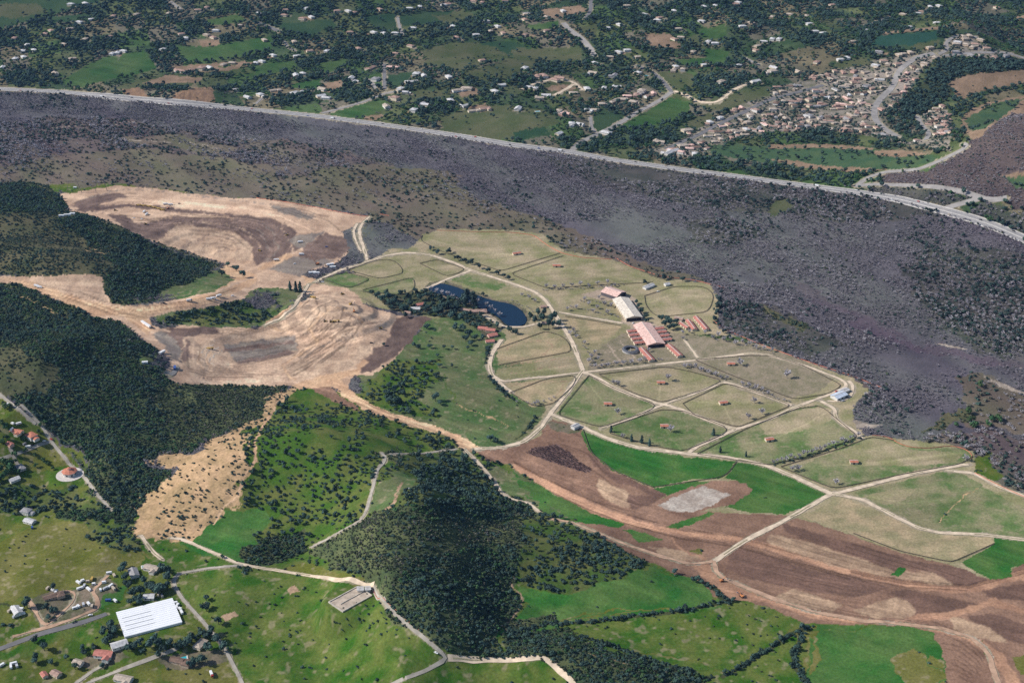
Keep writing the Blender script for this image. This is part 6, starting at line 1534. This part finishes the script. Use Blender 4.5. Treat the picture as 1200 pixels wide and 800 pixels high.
trees('622,375,3.4 630,372,3.6 635,379,4 645,380,4 650,376,3.6 655,384,3.6 643,385,3.6 627,380,3.4 638,370,3.4 648,384,3.2 633,386,3', 'tall', 'dark', 'tall dark cypress', 'cypress grove by the lake')
trees('775,376,4 782,376,4 785,381,4.4 793,379,3.6 790,385,4 785,387,3.6 779,382,4 748,361,3 752,367,3.4 756,373,3.4 758,378,3 746,356,3', 'tree', 'dark', 'round dark tree', 'trees among the farm buildings')
trees('756,333,3 779,328,4 800,330,3.4 842,352,3.4 841,360,3.4 839,368,3.6 838,376,3.4 845,345,3 850,372,3 842,383,3 848,390,3 855,396,2.6', 'tree', 'blue', 'blue green tree', 'trees along the round pasture')
trees('505,293,3.4 512,298,3.6 525,297,3.6 537,305,3.8 545,308,3.6 552,310,3.8 562,315,3.4 572,319,3.4 582,322,3.4 590,325,3 596,328,3', 'tree', 'blue', 'grey green tree', 'trees along the upper farm road')
trees('803,431,3 808,430,3 815,432,3.4 822,435,3.4 830,438,3.6 838,441,3.4 845,444,3.2 852,444,3 870,452,3 878,454,3.2 886,456,3.2 893,458,3 900,462,3 697,431,2.8 705,430,2.8 713,429,2.8 722,428,3 731,427,3 740,426,3 750,425,3 755,421,2.6 693,420,3 697,415,3 690,425,3 701,422,2.6', 'bare', 'twig', 'grey leafless tree', 'bare trees along the farm roads')
trees('783,446,4.4 867,428,4.4 724,485,4 884,472,4.4 786,506,4 893,485,4 877,491,3.6 719,450,3.6 724,452,3.6 922,443,5 730,513,3 935,551,4 928,552,3.4 980,567,3.4 1132,540,4.4 672,388,3 668,392,3 675,396,3 685,403,3 630,473,3 627,475,2.6', 'bare', 'twig', 'pale leafless tree', 'bare trees in the pastures')
trees('512,343,3.4 518,345,3.4 525,347,3.6 530,350,3.4 506,340,3 536,353,3 543,358,3 575,362,3.4 580,366,3.4 585,371,3.4 570,359,3 560,354,2.6', 'bare', 'twig', 'grey leafless tree', 'bare trees on the lake shore')
trees('640,338,3.4 650,339,3.4 660,337,3.4 670,336,3.4 680,335,3.4 690,337,3.4 700,334,3.4 712,333,3.4 720,336,3.2 685,352,3.4 690,358,3.4 700,362,3.6 708,358,3.6 702,350,3.2 675,362,3 695,366,3.4 712,368,3.2 716,360,3.2 665,364,2.8 620,350,3 612,347,2.6 627,354,3', 'bare', 'twig', 'grey leafless tree', 'bare trees above the arena')
trees('800,392,3 808,390,3 835,397,3.2 842,394,3.2 848,400,3.2 856,398,3.2 862,404,3.2 870,402,3.2 878,405,3.2 886,408,3.2 895,410,3 905,412,3 760,412,2.6 800,398,2.6 826,392,3', 'bare', 'twig', 'grey leafless tree', 'bare trees right of the great barn')
rowp = resample([(906, 543), (940, 534), (975, 523), (1006, 512)], 5.2)
trees(' '.join('%.1f,%.1f,%.1f' % (p[0], p[1] + random.uniform(-1.5, 1.5), random.uniform(2.1, 3.2)) for p in rowp), 'bare', 'twig', 'grey leafless tree', 'row of bare trees between the eastern pastures')
trees(' '.join('%.1f,%.1f,%.1f' % (p[0] + 2, p[1] + 2.2, random.uniform(2, 3)) for p in rowp[::2]), 'shrub', 'dark', 'dark hedge shrub', 'shrubs under the row of bare trees')
trees('32,712,4.4 55,714,3.4 64,718,3.4 40,753,3.4 52,762,3.8 42,777,3.4 145,665,3.4 148,680,4 150,690,4.2 157,699,4 165,697,4.4 175,690,4.4 180,693,4.6 185,697,4.4 190,692,4.4 196,680,4 191,668,3.8 197,672,3.8 160,705,3.8 165,708,3.6 142,672,3.6 170,683,3.4 153,708,3.4 130,740,3.6 135,742,3.8 122,745,3.8 124,755,3.4 130,734,3.4 175,758,3.8 180,752,3.8 185,756,3.8 200,757,3.8 165,755,3.4 150,763,3.4 215,759,4 220,756,4.2 225,750,4 235,746,3.6 241,749,4 248,745,4 255,752,4.2 245,762,4.2 262,763,3.8 230,778,3.6 237,777,4 187,770,3 158,760,3.2 192,763,3.2 242,704,3 242,716,4.2 256,731,3.4 208,760,3.4 110,762,3 100,767,3 78,773,2.6 88,784,3 120,782,2.6 60,778,2.4', 'tree', 'dark', 'dark round tree', 'trees around the lower left homes')
trees('63,692,2.4 97,762,2.2 43,775,2.6 130,753,2.4 197,690,2.8', 'tall', 'dark', 'tall dark tree', 'tall trees at the lower left homes')
trees('5,546,4 12,552,4.2 8,558,3.8 2,552,4 14,545,3.4 20,556,3.4 2,562,3.4 28,516,2.6 45,508,2.6 47,500,2.4 25,510,2.6 8,515,2.6 3,520,2.8 6,503,2.8 12,478,2.8 6,480,3 30,530,2.4 17,534,2.6 40,535,2 3,497,2.8 62,550,2 55,545,2 52,541,2.4 42,547,2', 'tree', 'mid', 'green garden tree', 'trees in the upper left gardens')
trees('530,430,2 513,418,2.4 503,408,3 515,430,2.6 512,442,3 510,470,4.4 516,474,3 463,473,4.4 455,473,3.4 500,386,3 534,384,3 480,485,2.6 575,517,4 582,519,3.4 450,405,2 485,406,3 490,408,3 520,409,2.6 530,409,2.4 548,410,2.6', 'tree', 'dark', 'dark spreading tree', 'trees on the green hillside')
trees('790,672,2.6 812,681,3 816,682,3 822,683,2.6 697,646,2 699,628,2.6 657,608,2.4 680,657,2.4', 'tree', 'dark', 'dark tree', 'trees near the southern crossroads')
trees('1134,485,4.4 1136,494,3.4 1148,454,3.4 1143,500,3 1162,494,3.8 1168,492,3.8 1172,494,3.4 1158,500,3.2 1140,502,2.6 1120,500,3', 'tree', 'mid', 'round green tree', 'trees on the flat by the eastern pasture')
def row(pts, stem, group, step=3.4, kind='brush', lf='twig', r0=1.8, r1=3.0):
    for p in resample(pts, step):
        if rng.random() < .85: x, y, z = at(p[0] + rng.normal(0, .8), p[1] + rng.normal(0, .7)); plant(kind, lf, x, y, float(rng.uniform(r0, r1)), stem, group)
row([(690, 429), (730, 425), (775, 421)], 'grey bare bush', 'bare bushes along the farm hedges'); row([(800, 428), (825, 434), (850, 445)], 'grey bare bush', 'bare bushes along the farm hedges'); row([(865, 450), (890, 459), (925, 471)], 'grey bare bush', 'bare bushes along the farm hedges', 4.5)
row([(636, 340), (680, 338), (735, 334)], 'grey bare bush', 'bare bushes along the farm hedges'); row([(668, 360), (700, 366), (728, 372)], 'grey bare bush', 'bare bushes along the farm hedges', 4); row([(680, 352), (715, 358)], 'grey bare bush', 'bare bushes along the farm hedges', 4)
row([(700, 432), (690, 415), (675, 392), (668, 384)], 'grey bare bush', 'bare bushes along the farm hedges', 4.2); row([(838, 346), (848, 360), (842, 385)], 'grey bare bush', 'bare bushes along the farm hedges', 4); row([(842, 398), (870, 404), (910, 414)], 'grey bare bush', 'bare bushes along the farm hedges', 4)
row([(600, 352), (620, 362), (630, 372)], 'grey bare bush', 'bare bushes along the farm hedges', 4.5); row([(505, 341), (530, 349), (560, 357)], 'grey bare bush', 'bare bushes along the farm hedges', 4.5); row([(606, 470), (630, 475), (648, 466)], 'grey bare bush', 'bare bushes along the farm hedges', 5)
row([(840, 348), (840, 362), (838, 380)], 'blue green bush', 'green bushes round the oval pasture', 3, 'shrub', 'dark', 2, 3.4)
# countable plants of the open fields: the ones nearest the camera stand as things, the rest are far clutter
pool = []
for cname, specs in OPEN.items():
    for kind, lf, sp, rr, keep, clump, thr in specs:
        seed += 1; P = scatter(cname, sp, keep, clump, thr, seed); g_ = np.random.default_rng(seed)
        pool += [(float(math.hypot(p[0], p[1])), kind, lf, float(p[0]), float(p[1]), float(r_)) for p, r_ in zip(P, g_.uniform(*rr, len(P)))]
g_ = np.random.default_rng(99)
for k in range(46):                                       # the loose cluster on the big green field
    px, py = 445 + g_.normal(0, 28), 725 + g_.normal(0, 15)
    if cls(px, py) == CI['grassy']: x, y, z = at(px, py); pool.append((1.0, 'shrub', 'dark', x, y, float(g_.uniform(1, 2.1))))
pool.sort(key=lambda q: q[0])
SIZEW = lambda r_: 'small' if r_ < 1.4 else ('large' if r_ > 2 else '')
for d, kind, lf, x, y, r_ in pool[:285]: plant(kind, lf, x, y, r_, (SIZEW(r_) + (' dark' if lf == 'dark' else ' olive') + ' shrub').strip(), 'shrubs scattered over the open ground')
for kind, lf in {(q[1], q[2]) for q in pool[285:]}:
    q = [p for p in pool[285:] if p[1] == kind and p[2] == lf]
    add_stuff('field_shrubs', kind, lf, np.array([[p[3], p[4]] for p in q]), np.array([p[5] for p in q]), None)
# masses nobody could count: one object per wood, its plants set out by geometry nodes
WORDS = {'riparian_woodland': ('grey leafless riverside wood filling the valley floor', 'woodland'), 'valley_brush': ('loose grey and dark brush over the brown valley meadow', 'brush'), 'hill_scrub': ('low olive and grey scrub covering the hills', 'scrub'),
         'hill_thicket': ('dense dark green thicket covering the slopes', 'thicket'), 'creek_thicket': ('narrow dark thickets lining creeks and field edges', 'thicket'), 'brush_pile': ('long low pile of mauve grey brush on bare earth', 'brush pile'),
         'distant_trees': ('dark tree cover between the houses across the valley', 'trees'), 'field_shrubs': ('tiny shrubs dotted over farther open ground', 'shrubs')}
for name, lst in STUFF.items():
    keys = sorted({(k_, l_) for k_, l_, P, S in lst if len(P)}); pc = bpy.data.collections.new(name + '_plants'); idx = {}; n_ = 0
    for kk in keys:
        idx[kk] = n_
        for v in range(4): o = bpy.data.objects.new('%03d_%s' % (n_, kk[0]), PRO[kk][v][2]); pc.objects.link(o); n_ += 1
    pts, scl, rot, ind = [], [], [], []; g_ = np.random.default_rng(n_)
    for k_, l_, P, S in lst:
        if not len(P): continue
        z = height(P[:, 0], P[:, 1]) - .15; pts.append(np.c_[P, z]); scl.append(np.c_[S, S, S * g_.uniform(.85, 1.2, len(P))]); rot.append(g_.uniform(0, 6.28, len(P))); ind.append(idx[(k_, l_)] + g_.integers(0, 4, len(P)))
    if not pts: continue
    pts = np.concatenate(pts); scl = np.concatenate(scl); rot = np.concatenate(rot); ind = np.concatenate(ind)
    print('STUFF', name, len(pts))
    me = bpy.data.meshes.new(name); me.vertices.add(len(pts)); me.vertices.foreach_set('co', pts.astype(np.float32).ravel())
    a_ = me.attributes.new('size', 'FLOAT_VECTOR', 'POINT'); a_.data.foreach_set('vector', scl.astype(np.float32).ravel())
    a_ = me.attributes.new('turn', 'FLOAT', 'POINT'); a_.data.foreach_set('value', rot.astype(np.float32))
    a_ = me.attributes.new('which', 'INT', 'POINT'); a_.data.foreach_set('value', ind.astype(np.int32))
    ob = link(name, me); ob['kind'] = 'stuff'; ob['label'], ob['category'] = WORDS[name]
    ng = bpy.data.node_groups.new(name + '_planting', 'GeometryNodeTree')
    ng.interface.new_socket('Geometry', in_out='INPUT', socket_type='NodeSocketGeometry'); ng.interface.new_socket('Geometry', in_out='OUTPUT', socket_type='NodeSocketGeometry')
    N = ng.nodes; gi = N.new('NodeGroupInput'); go_ = N.new('NodeGroupOutput'); ip = N.new('GeometryNodeInstanceOnPoints'); ci = N.new('GeometryNodeCollectionInfo')
    ci.inputs['Collection'].default_value = pc; ci.inputs['Separate Children'].default_value = True; ci.inputs['Reset Children'].default_value = True
    def na(nm, ty):
        q = N.new('GeometryNodeInputNamedAttribute'); q.data_type = ty; q.inputs['Name'].default_value = nm; return [s for s in q.outputs if s.enabled and s.name == 'Attribute'][0]
    cx_ = N.new('ShaderNodeCombineXYZ'); ng.links.new(na('turn', 'FLOAT'), cx_.inputs['Z'])
    ng.links.new(gi.outputs[0], ip.inputs['Points']); ng.links.new(ci.outputs[0], ip.inputs['Instance']); ip.inputs['Pick Instance'].default_value = True
    ng.links.new(na('which', 'INT'), ip.inputs['Instance Index']); ng.links.new(cx_.outputs[0], ip.inputs['Rotation']); ng.links.new(na('size', 'FLOAT_VECTOR'), ip.inputs['Scale'])
    ng.links.new(ip.outputs[0], go_.inputs[0])
    md = ob.modifiers.new('planting', 'NODES'); md.node_group = ng
finish_labels()
